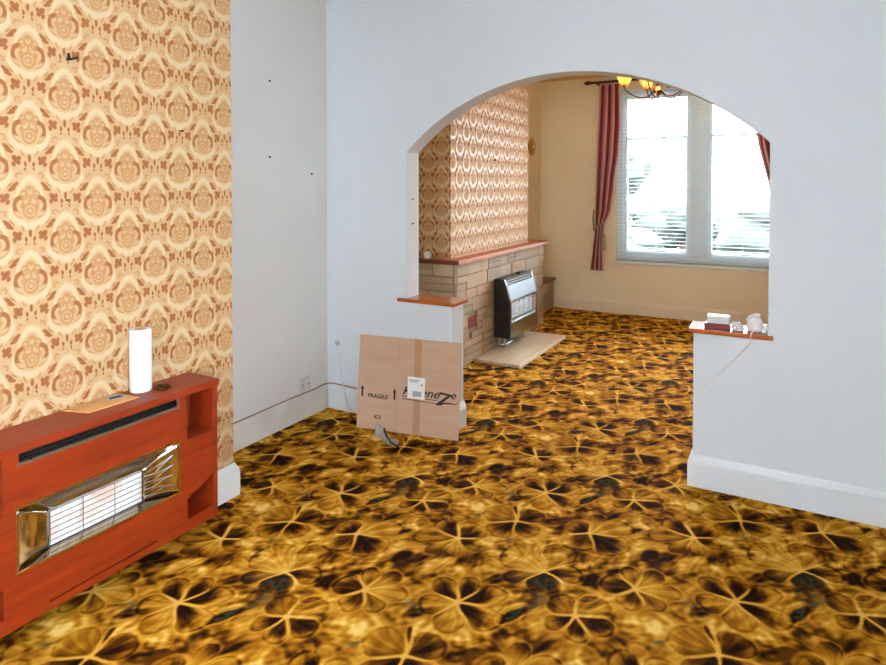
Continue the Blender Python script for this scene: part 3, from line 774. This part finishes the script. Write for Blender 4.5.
bmesh.ops.recalc_face_normals(bm, faces=bm.faces[:])
b.build('board', M['card'], cb)
def on_card(polys, d, dd=.0006):
    m_ = MB()
    for pl_ in polys:
        fr = [m_.bm.verts.new(cp(s, t, d + dd)) for s, t in pl_]
        m_.bm.faces.new(fr)
    return m_
def strip(s0, s1, t0, t1, n=10):
    return [[(s0, t0 + (t1 - t0) * k / n), (s1, t0 + (t1 - t0) * k / n), (s1, t0 + (t1 - t0) * (k + 1) / n), (s0, t0 + (t1 - t0) * (k + 1) / n)] for k in range(n)]
on_card(strip(.565, .632, .0, 1.), .0004).build('parcel_tape', M['card_tape'], cb)
for cs in ((.404, .4085, .02, .29), (.398, .401, .62, .98)):
    on_card(strip(*cs, 6), .0004).build('crease', M['crease'], cb)
def arrow(s, t0, t1, hw_=.020):
    tm = t0 + (t1 - t0) * .34
    return [[(s, t0), (s + hw_, tm), (s - hw_, tm)], [(s - hw_ * .42, tm), (s + hw_ * .42, tm), (s + hw_ * .42, t1), (s - hw_ * .42, t1)]]
on_card(arrow(.048, .553, .672) , .0008).build('printed_arrow', M['ink'], cb)
on_card(arrow(.378, .553, .672), .0008).build('printed_arrow', M['ink'], cb)
def lettering(txt, s0, s1, tb, th, shear=0., name='lettering', bold=0., slope=0.):
    cu = bpy.data.curves.new('t', 'FONT'); cu.body = txt; cu.shear = shear; cu.offset = bold
    o = bpy.data.objects.new('t', cu); COL.objects.link(o)
    dg = bpy.context.evaluated_depsgraph_get(); me = bpy.data.meshes.new_from_object(o.evaluated_get(dg))
    bpy.data.objects.remove(o); bpy.data.curves.remove(cu)
    xs = [v.co.x for v in me.vertices]; ys = [v.co.y for v in me.vertices]
    x0, x1, y1 = min(xs), max(xs), max(ys); y0 = min(0, 0)
    m_ = MB(); m_.bm.from_mesh(me); bpy.data.meshes.remove(me)
    for v in m_.bm.verts:
        s = s0 + (s1 - s0) * (v.co.x - x0) / (x1 - x0); t = tb - th * (v.co.y - y0) / (y1 - y0) + slope * (s - s0)
        v.co = cp(s, t, .0014)
    return m_.build(name, M['ink'], cb)
lettering('FRAGILE', .110, .312, .672, .040, 0., bold=.03)
lettering('K3', .180, .245, .888, .040, 0., bold=.02)
lettering('Kleene', .459, .820, .600, .088, .32, bold=.012)
lettering('e', .923, .972, .585, .055, .32, bold=.012)
lettering('.', .975, .985, .625, .016, 0., bold=.02)
on_card([[(0.813, .528), (0.933, .545), (0.923, .562), (0.818, .552)], [(0.903, .548), (0.933, .548), (0.833, .648), (0.783, .655)], [(0.783, .655), (0.833, .640), (0.878, .628), (0.838, .662), (0.793, .672)], [(0.838, .650), (0.878, .628), (0.983, .632), (0.973, .640), (0.888, .645)]], .0010).build('printed_swash', M['ink'], cb)
for q4 in ([(0.454, .612), (0.797, .618), (0.797, .624), (0.454, .620)], [(0.454, .640), (0.787, .650), (0.787, .656), (0.454, .648)]):
    on_card([q4], .0010).build('printed_underline', M['ink'], cb)
on_card(strip(.507, .675, .405, .632, 4), .0026).build('address_label', M['paper_white'], cb)
for q4 in ([(0.557, .553), (0.644, .551), (0.644, .608), (0.557, .611)], [(0.522, .435), (0.622, .433), (0.622, .445), (0.522, .447)], [(0.522, .457), (0.602, .455), (0.602, .463), (0.522, .465)], [(0.637, .47), (0.652, .469), (0.652, .493), (0.637, .493)]):
    on_card([q4], .0034).build('label_print', M['grey_ink'], cb)
pf = thing('plastic_film', (-2.0, 3.08, 0), 'torn clear plastic film poking out below the cardboard', 'plastic film')
def ff(u, v):
    x = -2.20 + .20 * u; y = 3.14 - .07 * v - .07 * u + .012 * math.sin(7 * u)
    z = .006 + .045 * (1 - u) ** 2 * (1 - v) * 1.0 + .012 * abs(math.sin(u * 9 + v * 4)) * (1 - v)
    return (x + .03 * v, y, z)
MB().grid(ff, 18, 8).build('film', M['film'], pf, smooth='all', solid=.001)
MB().tube([(-2.13, 3.115, .045), (-2.10, 3.09, .022), (-2.06, 3.06, .013), (-2.02, 3.03, .010), (-1.96, 3.005, .009)], .006, 6).build('strap', M['black_matt'], pf, smooth=True)

# ------------------------------------------------------------------ pier shelves and what lies on them
MB_s = MB().box((-2.18, YP - .022, ZPI), (AX0 + .0, YP - .0005, ZPI + .022), .004, 2).box((AX0, YP - .022, ZPI), (PX0 + .022, YP2 + .022, ZPI + .022), .004, 2)
tag(MB_s.build('pier_shelf', M['wood_shelf']), 'varnished wooden cap shelf on the left pier above the cardboard', 'shelf', 'arch pier shelves')
MB_s = MB().box((PX1 - .022, YP - .022, ZPI), (AX1, YP2 + .022, ZPI + .022), .004, 2).box((AX1, YP - .022, ZPI), (-.078, YP - .0005, ZPI + .022), .004, 2)
tag(MB_s.build('pier_shelf', M['wood_shelf']), 'varnished wooden cap shelf on the right pier carrying small white objects', 'shelf', 'arch pier shelves')
ZS = ZPI + .022
def rotz(deg): return Matrix.Rotation(math.radians(deg), 3, 'Z')
bk = thing('book', (-.325, 3.42, ZS), 'dark red book lying flat on the right pier shelf under a white box', 'book')
MB().box((-.385, 3.385, ZS), (-.268, 3.465, ZS + .004), .001).box((-.385, 3.385, ZS + .018), (-.268, 3.465, ZS + .022), .001).box((-.385, 3.385, ZS + .004), (-.268, 3.389, ZS + .018)).build('cover', M['maroon'], bk)
MB().box((-.382, 3.389, ZS + .004), (-.271, 3.462, ZS + .018)).build('page_block', M['paper_white'], bk)
wb = thing('box', (-.322, 3.428, ZS + .022), 'small white box on top of the dark red book', 'box')
MB().box((-.376, 3.398, ZS + .022), (-.27, 3.458, ZS + .056), .005, 2).build('body', M['grey_plastic'], wb)
MB().box((-.374, 3.40, ZS + .056), (-.272, 3.456, ZS + .060), .002).build('lid', M['white_plastic'], wb)
cpz = thing('crumpled_tissue', (-.225, 3.405, ZS), 'crumpled white tissue between the red book and the pear-shaped lamp', 'tissue')
rr = random.Random(4)
def crump(c, s, seed):
    q = random.Random(seed); t = bmesh.new(); bmesh.ops.create_icosphere(t, subdivisions=3, radius=1)
    for v in t.verts:
        k = .72 + .28 * abs(math.sin(v.co.x * 5 + seed) * math.cos(v.co.y * 4 + v.co.z * 5 + seed)) + q.uniform(-.07, .07)
        v.co = Vector((v.co.x * s[0] * k + c[0], v.co.y * s[1] * k + c[1], max(v.co.z * s[2] * k + c[2], ZS)))
    m_ = MB(); m_._take(t); return m_
crump((-.241, 3.40, ZS + .018), (.027, .024, .031), 2).build('wad', M['tissue'], cpz)
crump((-.219, 3.385, ZS + .014), (.021, .024, .024), 5).build('wad', M['tissue'], cpz)
pe = thing('bedside_lamp', (-.163, 3.43, ZS), 'white pear-shaped lamp with hanging cable near the end of the right pier shelf', 'lamp')
MB().lathe([(.0, 0), (.030, 0), (.036, .006), (.038, .02), (.034, .042), (.026, .058), (.018, .068)], (-.160, 3.43, ZS), 28).build('lamp_base', M['white_plastic'], pe, smooth=True)
MB().tube([(-.195, 3.425, ZS + .046), (-.18, 3.425, ZS + .060), (-.155, 3.428, ZS + .072), (-.138, 3.43, ZS + .076)], [.008, .014, .015, .008], 14).build('lamp_head', M['paper_white'], pe, smooth=True)
cpts = [(-.163, 3.395, ZS + .006), (-.168, 3.36, ZS + .004), (-.172, 3.328, ZS + .0), (-.175, 3.322, ZS - .04), (-.20, 3.33, .715), (-.30, 3.35, .59), (-.40, 3.351, .475), (-.433, 3.349, .44), (-.444, 3.36, .43), (-.444, 3.44, .40), (-.447, 3.50, .36)]
def catm(p, n=6):
    p = [Vector(q) for q in p]; o = []
    for i in range(len(p) - 1):
        a, b_, c, d = p[max(i - 1, 0)], p[i], p[i + 1], p[min(i + 2, len(p) - 1)]
        for k in range(n):
            t = k / n
            o.append(.5 * ((2 * b_) + (c - a) * t + (2 * a - 5 * b_ + 4 * c - d) * t * t + (3 * b_ - a - 3 * c + d) * t ** 3))
    return o + [p[-1]]
MB().tube(catm(cpts),   .0022, 6).build('cable', M['cable_white'], pe, smooth=True)
cap = MB().lathe([(.0, 0), (.011, 0), (.012, .004), (.010, .022), (.013, .026), (.014, .034), (.010, .040), (0, .041)], (0, 0, 0), 18).build('bottle', M['white_plastic'], smooth=True)
cap.location = (-.113, 3.40, ZS); tag(cap, 'tiny white bottle at the wall end of the right pier shelf', 'bottle')

# ------------------------------------------------------------------ stone fireplace in the back room
SX, SY0, SY1, SZ = -2.36, 4.49, 6.50, .858
fpz = thing('stone_fireplace', (-2.535, 5.5, 0), 'coursed stone fireplace with wooden mantel in the back room', 'fireplace')
MB().box((XL + .002, SY0 + .012, 0), (SX - .012, SY1 - .012, SZ)).build('mortar_core', M['mortar'], fpz)
st = MB(); rs = random.Random(21)
rows = []; z = .0
while z < SZ - .03:
    h = rs.choice([.075, .085, .105, .12, .06]); h = min(h, SZ - z)
    if SZ - z - h < .05: h = SZ - z
    rows.append((z, z + h)); z += h
g = .0035
def blocks(face):
    a0, a1 = {'front': (SY0, SY1), 'near': (XL + .004, SX), 'far': (XL + .2, SX)}[face]
    for ri, (za, zb) in enumerate(rows):
        a = a0; first = True
        while a < a1 - .01:
            w_ = rs.uniform(.14, .36)
            if first and ri % 2: w_ *= .55
            first = False
            e = min(a + w_, a1)
            if a1 - e < .09: e = a1
            segs = [(za, zb)]
            if zb - za > .1 and rs.random() < .3: segs = [(za, (za + zb) / 2), ((za + zb) / 2, zb)]
            for p, q in segs:
                j = rs.uniform(0, .010)
                skip = face == 'front' and a < 4.857 and e > 4.70 and p < .395 and q > .295
                if face == 'front':
                    parts_ = [(a, e)]
                    if skip: parts_ = [(a, 4.70), (4.862, e)]
                    for c0, c1 in parts_:
                        if c1 - c0 > .015: st.box((SX - .03, c0 + g, p + g), (SX + j - .004, c1 - g, q - g), .006, 2)
                elif face == 'near': st.box((a + g, SY0 - j + .004, p + g), (e - g - (.031 if e >= a1 else 0), SY0 + .03, q - g), .006, 2)
                else: st.box((a + g, SY1 - .03, p + g), (e - g - (.031 if e >= a1 else 0), SY1 + j - .004, q - g), .006, 2)
            a = e
for f_ in ('front', 'near', 'far'): blocks(f_)
st.build('stone_facing', M['stone'], fpz, smooth=False)
MB().box((XL + .002, SY0 - .03, SZ), (-2.33, 6.61, SZ + .036), .004, 2).build('mantel', M['wood_mantel'], fpz)
MB().box((XL + .002, SY0 - .034, SZ + .001), (-2.327, SY0 - .029, SZ + .035)).build('mantel_edging', M['wood_dark'], fpz)
av = MB().box((SX - .02, 4.704, .297), (SX - .004, 4.858, .393))
for k in range(5):
    av.box((SX - .006, 4.712, .306 + .0175 * k), (SX + .001, 4.85, .313 + .0175 * k), .002)
av.build('air_brick', M['terracotta'], fpz)
# low plinth beyond it
lp = thing('stone_plinth', (-2.635, 6.95, 0), 'low stone plinth with dark wooden top in the far corner past the fireplace', 'plinth')
MB().box((XL + .002, 6.515, 0), (-2.575, 7.425, .335)).build('mortar_core', M['mortar'], lp)
sp_ = MB()
for za, zb in ((0, .11), (.11, .2), (.2, .335)):
    a = 6.515
    while a < 7.42:
        e = min(a + rs.uniform(.16, .3), 7.425)
        if 7.425 - e < .08: e = 7.425
        sp_.box((-2.60, a + g, za + g), (-2.565 + rs.uniform(0, .006), e - g, zb - g), .005, 2); a = e
sp_.build('stone_facing', M['stone'], lp)
MB().box((XL + .002, 6.515, .335), (-2.545, 7.445, .368), .004, 2).build('wooden_top', M['wood_dark'], lp)
# hearth
hs = thing('hearth_slab', (-2.15, 5.4, 0), 'pale flat hearth board on the carpet in front of the stone fireplace', 'hearth')
MB().box((-2.352, 4.80, .0), (-1.948, 5.975, .028), .002).build('slab', M['hearth'], hs)
MB().box((-1.948, 4.80, .0), (-1.940, 5.975, .030), .001).build('edge_strip', M['hearth_edge'], hs)
# black wall gas heater
hx, hb = -2.195, SX + .010
hh = thing('gas_heater', (-2.27, 5.52, .028), 'black and silver gas heater mounted on the stone fireplace', 'gas heater')
hy0, hy1, hz0, hz1 = 5.185, 5.862, .125, .655
prof = [(hb, hz0 + .01), (hx - .004, hz0), (hx, hz0 + .03), (hx, .468), (hx - .034, .60), (hx - .056, hz1), (hb, hz1)]
for ya, yb_ in ((hy0, hy0 + .03), (hy1 - .03, hy1)):
    MB().poly([(x, ya, z) for x, z in prof], (0, yb_ - ya, 0)).build('end_panel', M['black'], hh)
MB().poly([(x, hy0 + .03, z) for x, z in [(hb, hz0 + .02), (hx - .06, hz0 + .02), (hx - .06, hz1 - .012), (hb, hz1 - .004)]], (0, hy1 - hy0 - .06, 0)).build('casing', M['black_matt'], hh)
MB().box((hb, hy0 + .03, hz1 - .012), (hx - .05, hy1 - .03, hz1 + .002), .002).build('top_plate', M['black'], hh)
lou = MB().poly([(x, hy0 + .03, z) for x, z in [(hx - .075, hz1 - .002), (hx - .060, hz1 - .002), (hx - .040, .598), (hx - .06, .59)]], (0, hy1 - hy0 - .06, 0)).build('louvre_panel', M['black_matt'], hh)
for k in range(2):
    x, z = hx - .050 + .009 * k, .636 - .022 * k
    MB().box((x - .004, hy0 + .034, z - .0022), (x + .003, hy1 - .034, z + .0022), .0008).build('louvre_bar', M['grey_plastic'], lou)
MB().poly([(x, hy0 + .03, z) for x, z in [(hx - .034, .598), (hx + .002, .468), (hx - .002, .455), (hx - .03, .447), (hx - .06, .592)]], (0, hy1 - hy0 - .06, 0)).build('hood', M['silver_soft'], hh)
MB().poly([(x, hy0 + .03, z) for x, z in [(hx - .03, hz0 + .006), (hx, hz0 + .006), (hx + .002, .262), (hx - .03, .275)]], (0, hy1 - hy0 - .06, 0)).build('lower_panel', M['brass_panel'], hh)
MB().box((hx - .03, hy0 + .03, .262), (hx + .003, hy1 - .03, .272), .001).build('lower_trim', M['silver'], hh)
for ya in (hy0 + .028, hy1 - .036):
    MB().box((hx - .03, ya, .26), (hx + .003, ya + .010, .46), .001).build('side_trim', M['gold_trim'], hh)
for k in range(5):
    ya = hy0 + .055 + k * .116
    rdt = MB().box((hx - .055, ya, .285), (hx - .03, ya + .104, .44))
    for q in range(6): rdt.box((hx - .031, ya + .004, .29 + q * .025), (hx - .024, ya + .1, .306 + q * .025), .002)
    rdt.build('radiant', M['radiant_grey'], hh)
MB().box((hx - .058, hy1 - .05, .272), (hx - .012, hy1 - .037, .445)).build('reflector', M['gold_trim'], hh)
wg = MB()
for k in range(6):
    wg.tube([(hx - .002, hy0 + .038, .288 + .028 * k), (hx - .002, hy1 - .036, .288 + .028 * k)], .0028, 6)
wg.build('guard_bars', M['wire'], hh, smooth=True)
MB().lathe([(.022, 0), (.024, .004), (.020, .016), (.012, .018), (0, .018)], (hx - .09, hy0 + .42, hz1 + .002), 20).build('control_knob', M['black_matt'], hh, smooth=True)
for ya in (hy0 + .10, hy1 - .12):
    MB().tube([(hx - .09, ya, hz0 + .025), (hx - .09, ya, .034)], .010, 10).lathe([(.022, .028), (.022, .034), (.010, .038)], (hx - .09, ya, 0), 14).build('leg', M['silver'], hh, smooth=True)
MB().tube(catm([(hb + .03, hy0 + .05, hz0 + .03), (hb + .03, hy0 + .05, .07), (hb + .035, hy0 + .08, .045), (hb + .05, hy0 + .16, .040), (hb + .05, hy0 + .30, .040)]), .009, 8).build('supply_pipe', M['silver'], hh, smooth=True)
mp = MB().lathe([(0, 0), (.030, 0), (.034, .006), (.034, .030), (.028, .046), (.016, .056), (0, .058)], (0, 0, 0), 24).build('ornament', M['white_plastic'], smooth=True)
mp.location = (-2.645, 4.508, SZ + .036); tag(mp, 'small white rounded ornament on the near end of the stone mantel', 'ornament')
# cable on the carpet by the fireplace
# brass plate on the far alcove wall
bp = thing('wall_plate', (XL, 7.158, 1.955), 'round brass plate hanging on the tan wall past the chimney breast', 'plate')
MB().lathe([(0, 0), (.108, 0), (.110, .006), (.100, .012), (.078, .010), (.070, .016), (.035, .022), (0, .024)], (XL + .001, 7.158, 1.955), 36, 'x').build('dish', M['brass'], bp, smooth=True)
MB().lathe([(.030, .020), (.026, .032), (.012, .040), (0, .042)], (XL + .001, 7.158, 1.955), 24, 'x').build('boss', M['chrome'], bp, smooth=True)

# ------------------------------------------------------------------ chandelier
cx_, cy_ = -.998, 5.5
ch = thing('chandelier', (cx_, cy_, ZC), 'lit brass chandelier with amber frilled shades showing under the top of the arch', 'ceiling light')
MB().lathe([(.06, ZC), (.06, ZC - .012), (.03, ZC - .03), (.010, ZC - .036), (0, ZC - .036)], (cx_, cy_, 0), 24).build('ceiling_rose', M['brass'], ch, smooth=True)
MB().tube([(cx_, cy_, ZC - .03), (cx_, cy_, 2.46)], .007, 10).build('stem', M['brass'], ch, smooth=True)
MB().lathe([(0, 2.215), (.006, 2.220), (.009, 2.230), (.005, 2.240), (.012, 2.25), (.032, 2.262), (.042, 2.285), (.030, 2.305), (.014, 2.32), (.018, 2.35), (.028, 2.38), (.014, 2.42), (.010, 2.47)], (cx_, cy_, 0), 24).build('centre_body', M['brass_old'], ch, smooth=True)
lights = []
for k in range(5):
    a = math.radians(180 + 72 * k + 12); ca, sa = math.cos(a), math.sin(a)
    def rp_(r, z): return (cx_ + ca * r, cy_ + sa * r, z)
    arm = MB().tube(catm([rp_(.025, 2.30), rp_(.07, 2.245), rp_(.13, 2.232), rp_(.20, 2.255), rp_(.262, 2.305), rp_(.268, 2.335)]), .0055, 8)
    arm.tube(catm([rp_(.05, 2.36), rp_(.09, 2.40), rp_(.13, 2.37), rp_(.12, 2.32), rp_(.09, 2.325), rp_(.095, 2.35)]), .0035, 6)
    arm.tube(catm([rp_(.10, 2.234), rp_(.125, 2.20), rp_(.155, 2.212), rp_(.15, 2.235), rp_(.13, 2.230)]), .003, 6)
    arm = arm.build('arm', M['stem_dark'], ch, smooth=True)
    MB().lathe([(0, 2.325), (.016, 2.328), (.024, 2.338), (.014, 2.350), (.014, 2.372), (0, 2.372)], rp_(.268, 0), 16).build('lamp_holder', M['brass'], arm, smooth=True)
    nn = 9
    pr = [(.020, 2.338), (.034, 2.352), (.046, 2.378), (.056, 2.408), (.070, 2.436), (.078, 2.444)]
    wv = [0, 0, .02, .05, .09, .12, 8]
    t = bmesh.new(); rg = []
    for j, (r0, zz) in enumerate(pr):
        rg.append([t.verts.new(Vector(rp_(.268, 0)) + Vector((r0 * (1 + wv[j] * math.cos(8 * q)) * math.cos(q), r0 * (1 + wv[j] * math.cos(8 * q)) * math.sin(q), zz))) for q in [2 * math.pi * i / 48 for i in range(48)]])
    for A_, B_ in zip(rg, rg[1:]):
        for i in range(48): t.faces.new((A_[i], A_[(i + 1) % 48], B_[(i + 1) % 48], B_[i]))
    m_ = MB(); m_._take(t); m_.build('glass_shade', M['amber'], arm, smooth='all', solid=.003)
    MB().lathe([(.010, 2.372), (.012, 2.38), (.020, 2.40), (.022, 2.416), (.016, 2.436), (.006, 2.448), (0, 2.45)], rp_(.268, 0), 16).build('bulb', M['bulb'], arm, smooth='all')

# ------------------------------------------------------------------ small fittings on the walls
def screw(x, y, z, ax, label, nm='screw', cat='screw', r=.006, l=.010, grp=None):
    o = MB().lathe([(r * .5, 0), (r * .5, l * .6), (r, l * .6), (r * .8, l), (0, l)], (0, 0, 0), 10, ax).build(nm, M['iron'], smooth=True)
    o.location = (x, y, z); return tag(o, label, cat, grp)
hk = thing('wall_hook', (-2.36, 1.384, 1.975), 'bent dark iron hook high on the patterned wallpaper', 'hook')
MB().tube(catm([(-2.36, 1.384, 1.966), (-2.345, 1.384, 1.964), (-2.335, 1.378, 1.972), (-2.334, 1.374, 1.985)]), .0042, 8).tube(catm([(-2.352, 1.388, 1.966), (-2.340, 1.400, 1.970), (-2.336, 1.412, 1.976)]), .0042, 8).build('prongs', M['iron'], hk, smooth=True)
screw(-2.36, 1.876, 1.737, 'x', 'single nail in the wallpaper right of the iron hook', 'nail', 'nail', .005, .02)
screw(-2.36, 1.374, 1.444, 'x', 'single nail in the wallpaper directly below the iron hook', 'nail', 'nail', .004, .012)
screw(XL, 2.821, 2.123, 'x', 'upper of two screws in line on the white recess wall', r=.007, grp='screws in the recess wall')
screw(XL, 2.818, 1.668, 'x', 'lower of two screws in line on the white recess wall', r=.007, grp='screws in the recess wall')
screw(XL, 3.195, 1.572, 'x', 'screw in the recess wall closest to the room corner', r=.007, grp='screws in the recess wall')
screw(AX0, 3.425, 1.411, 'x', 'upper screw in the left jamb of the arch', r=.006, grp='screws in the arch jamb')
screw(AX0, 3.425, 1.255, 'x', 'lower screw in the left jamb of the arch', r=.007, grp='screws in the arch jamb')
screw(-2.45, 5.401, 1.733, 'x', 'dark nail in the wallpaper above the stone mantel', 'nail', 'nail', .010, .02)
sk = thing('blank_plate', (XL, 3.128, .212), 'blank pinkish square socket plate low on the recess wall', 'socket plate')
MB().box((XL, 3.085, .170), (XL + .010, 3.171, .256), .004, 2).build('plate', M['socket'], sk)
for y in (3.098, 3.158): MB().lathe([(.005, .010), (.004, .012), (0, .012)], (XL, y, .213), 10, 'x').build('screw_head', M['iron'], sk, smooth=True)
wc = thing('cable_outlet', (-2.672, YP, .44), 'small round cable outlet with thin wire near the room corner', 'cable outlet')
MB().lathe([(.016, 0), (.016, -.010), (.008, -.018), (0, -.018)], (-2.668, YP, .44), 14, 'y').build('outlet', M['cable_grey'], wc, smooth=True)
MB().tube(catm([(-2.668, YP - .016, .44), (-2.66, YP - .010, .38), (-2.635, YP - .008, .27), (-2.60, YP - .026, .17), (-2.58, YP - .030, .10), (-2.54, YP - .04, .03), (-2.42, YP - .05, .006)]), .0028, 6).build('wire', M['cable_white'], wc, smooth=True)
tw = MB().tube(catm([(XL + .012, 2.22, .160), (XL + .012, 2.6, .159), (XL + .013, 2.95, .163), (XL + .014, 3.2, .160), (XL + .02, 3.335, .164), (-2.62, YP - .012, .166), (-2.5, YP - .012, .160)]), .004, 6).build('cable', M['cable_brown'], smooth=True)
tag(tw, 'thin brown cable running along the top of the recess skirting', 'cable')
fc = MB().tube(catm([(-2.33, 4.62, .006), (-2.28, 4.56, .006), (-2.18, 4.60, .006), (-2.08, 4.72, .006), (-2.02, 4.79, .006)]), .006, 6).build('cable', M['black_matt'], smooth=True)
tag(fc, 'dark cable on the carpet at the near corner of the hearth', 'cable')

# ------------------------------------------------------------------ outside
gr = MB().box((-14, YB + .4, -.5), (12, 40, -.4)).build('ground', M['grass']); struct(gr)
def bush(c, s, seed, label, m, trunk=True):
    q = random.Random(seed); t = bmesh.new()
    for k in range(26):
        u = bmesh.new(); bmesh.ops.create_icosphere(u, subdivisions=2, radius=1)
        a, e = q.uniform(0, 6.28), q.uniform(-.6, 1.2); r = q.uniform(.3, .75)
        o = Vector((c[0] + s[0] * r * math.cos(a), c[1] + s[1] * r * math.sin(a), c[2] + s[2] * .75 * math.sin(e)))
        kk = q.uniform(.28, .48)
        for v in u.verts:
            j = 1 + q.uniform(-.22, .22); v.co = Vector((o.x + v.co.x * s[0] * kk * j, o.y + v.co.y * s[1] * kk * j, o.z + v.co.z * s[2] * kk * j))
        me = bpy.data.meshes.new('t'); u.to_mesh(me); u.free(); t.from_mesh(me); bpy.data.meshes.remove(me)
    r_ = thing('garden_tree', (c[0], c[1], -.4), label, 'tree', 'trees outside the window')
    m_ = MB(); m_.bm.free(); m_.bm = t; m_.build('crown', m, r_)
    MB().tube([(c[0], c[1], -.4), (c[0], c[1], c[2])], [.16, .09], 10).build('trunk', M['bark'], r_, smooth=True)
bush((-4.75, 16.5, 1.15), (1.35, 1.1, 1.35), 3, 'leafy tree outside behind the left blind', M['leaves'])
bush((-2.5, 17.6, .34), (1.5, .9, .75), 6, 'low bush outside behind the window mullion', M['leaves_far'])
bush((-.1, 15.3, .35), (1.7, .9, .85), 8, 'low bush outside behind the right blind', M['leaves'])
bush((-4.0, 13.2, .10), (1.5, .6, .6), 11, 'low bush outside at the foot of the left blind', M['leaves_far'])
hd = thing('house', (-3.2, 30, -.4), 'pale house across the garden seen through the left blind', 'house')
MB().box((-9.5, 27, -.4), (-3.8, 33, 2.2)).build('wall', M['house_wall'], hd)
MB().poly([(-9.7, 26.8, 2.2), (-3.6, 26.8, 2.2), (-3.6, 30, 3.6), (-9.7, 30, 3.6)], (0, 0, .12)).poly([(-9.7, 33.2, 2.2), (-3.6, 33.2, 2.2), (-3.6, 30, 3.6), (-9.7, 30, 3.6)], (0, 0, .12)).build('roof', M['roof'], hd)

# ------------------------------------------------------------------ light
wd = bpy.data.worlds.new('overcast'); SC.world = wd; wd.use_nodes = True
nt = wd.node_tree; nt.nodes.clear()
bg = nt.nodes.new('ShaderNodeBackground'); wo = nt.nodes.new('ShaderNodeOutputWorld'); nt.links.new(bg.outputs[0], wo.inputs[0])
tc = nt.nodes.new('ShaderNodeTexCoord'); sp3 = nt.nodes.new('ShaderNodeSeparateXYZ'); nt.links.new(tc.outputs['Generated'], sp3.inputs[0])
nt.links.new(ramp(nt, sp3.outputs[2], [(0., (.80, .87, .95, 1)), (.6, (.92, .97, 1., 1))]), bg.inputs['Color'])
bg.inputs['Strength'].default_value = SKY
def area(name, loc, rot, sx, sy, e, c, portal=False):
    l = bpy.data.lights.new(name, 'AREA'); l.shape = 'RECTANGLE'; l.size, l.size_y = sx, sy; l.energy = e; l.color = c
    o = bpy.data.objects.new(name, l); COL.objects.link(o); o.location = loc; o.rotation_euler = rot
    if portal: l.cycles.is_portal = True
    return o
area('window_portal', ((WX0 + WX1) / 2, YB + .21, (WZ0 + WZ1) / 2), (math.radians(-90), 0, 0), WX1 - WX0, WZ1 - WZ0, 1, (1, 1, 1), True)
area('window_daylight', ((RX0 + RX1) / 2, YR - .16, (RZ0 + RZ1) / 2), (math.radians(90), 0, 0), RX1 - RX0 - .02, RZ1 - RZ0 - .02, REAR, (.86, .93, 1.))
area('side_fill', (XR + .16, (SY_0 + SY_1) / 2, (SZ_0 + SZ_1) / 2), (0, math.radians(90), 0), SZ_1 - SZ_0 - .02, SY_1 - SY_0 - .02, SIDE, (.86, .93, 1.))  # added fill behind the unseen side window, lights the recess
def point(name, loc, e, c, r=.03):
    l = bpy.data.lights.new(name, 'POINT'); l.energy = e; l.color = c; l.shadow_soft_size = r
    o = bpy.data.objects.new(name, l); COL.objects.link(o); o.location = loc; return o
point('chandelier_glow', (cx_, cy_, 2.52), GLOW, (1., .87, .68), .10)
point('front_room_fill', (-.6, .9, 2.45), FRONT, (1., .93, .84), .12)  # added fill for the front room, no lamp fitting here

# ------------------------------------------------------------------ camera
cam = bpy.data.cameras.new('camera'); co = bpy.data.objects.new('camera', cam); COL.objects.link(co)
cam.sensor_fit = 'HORIZONTAL'; cam.sensor_width = 36.; cam.lens = 36. * 633. / 886.
pitch = .0192
co.location = (0, 0, 1.5); co.rotation_euler = (math.pi / 2 - pitch, 0, math.radians(29.0))
cam.shift_y = -(332.5 - (185 + 633 * math.tan(pitch))) / 886.
cam.clip_start = .02
SC.camera = co
SC.view_settings.view_transform = 'Standard'; SC.view_settings.look = 'None'; SC.view_settings.gamma = 1.; SC.view_settings.exposure = EXPO
SC.view_settings.use_curve_mapping = False
SC.cycles.use_denoising = True
SC.cycles.max_bounces = 10; SC.cycles.diffuse_bounces = 6; SC.cycles.transparent_max_bounces = 12
SC.cycles.sample_clamp_indirect = 6.
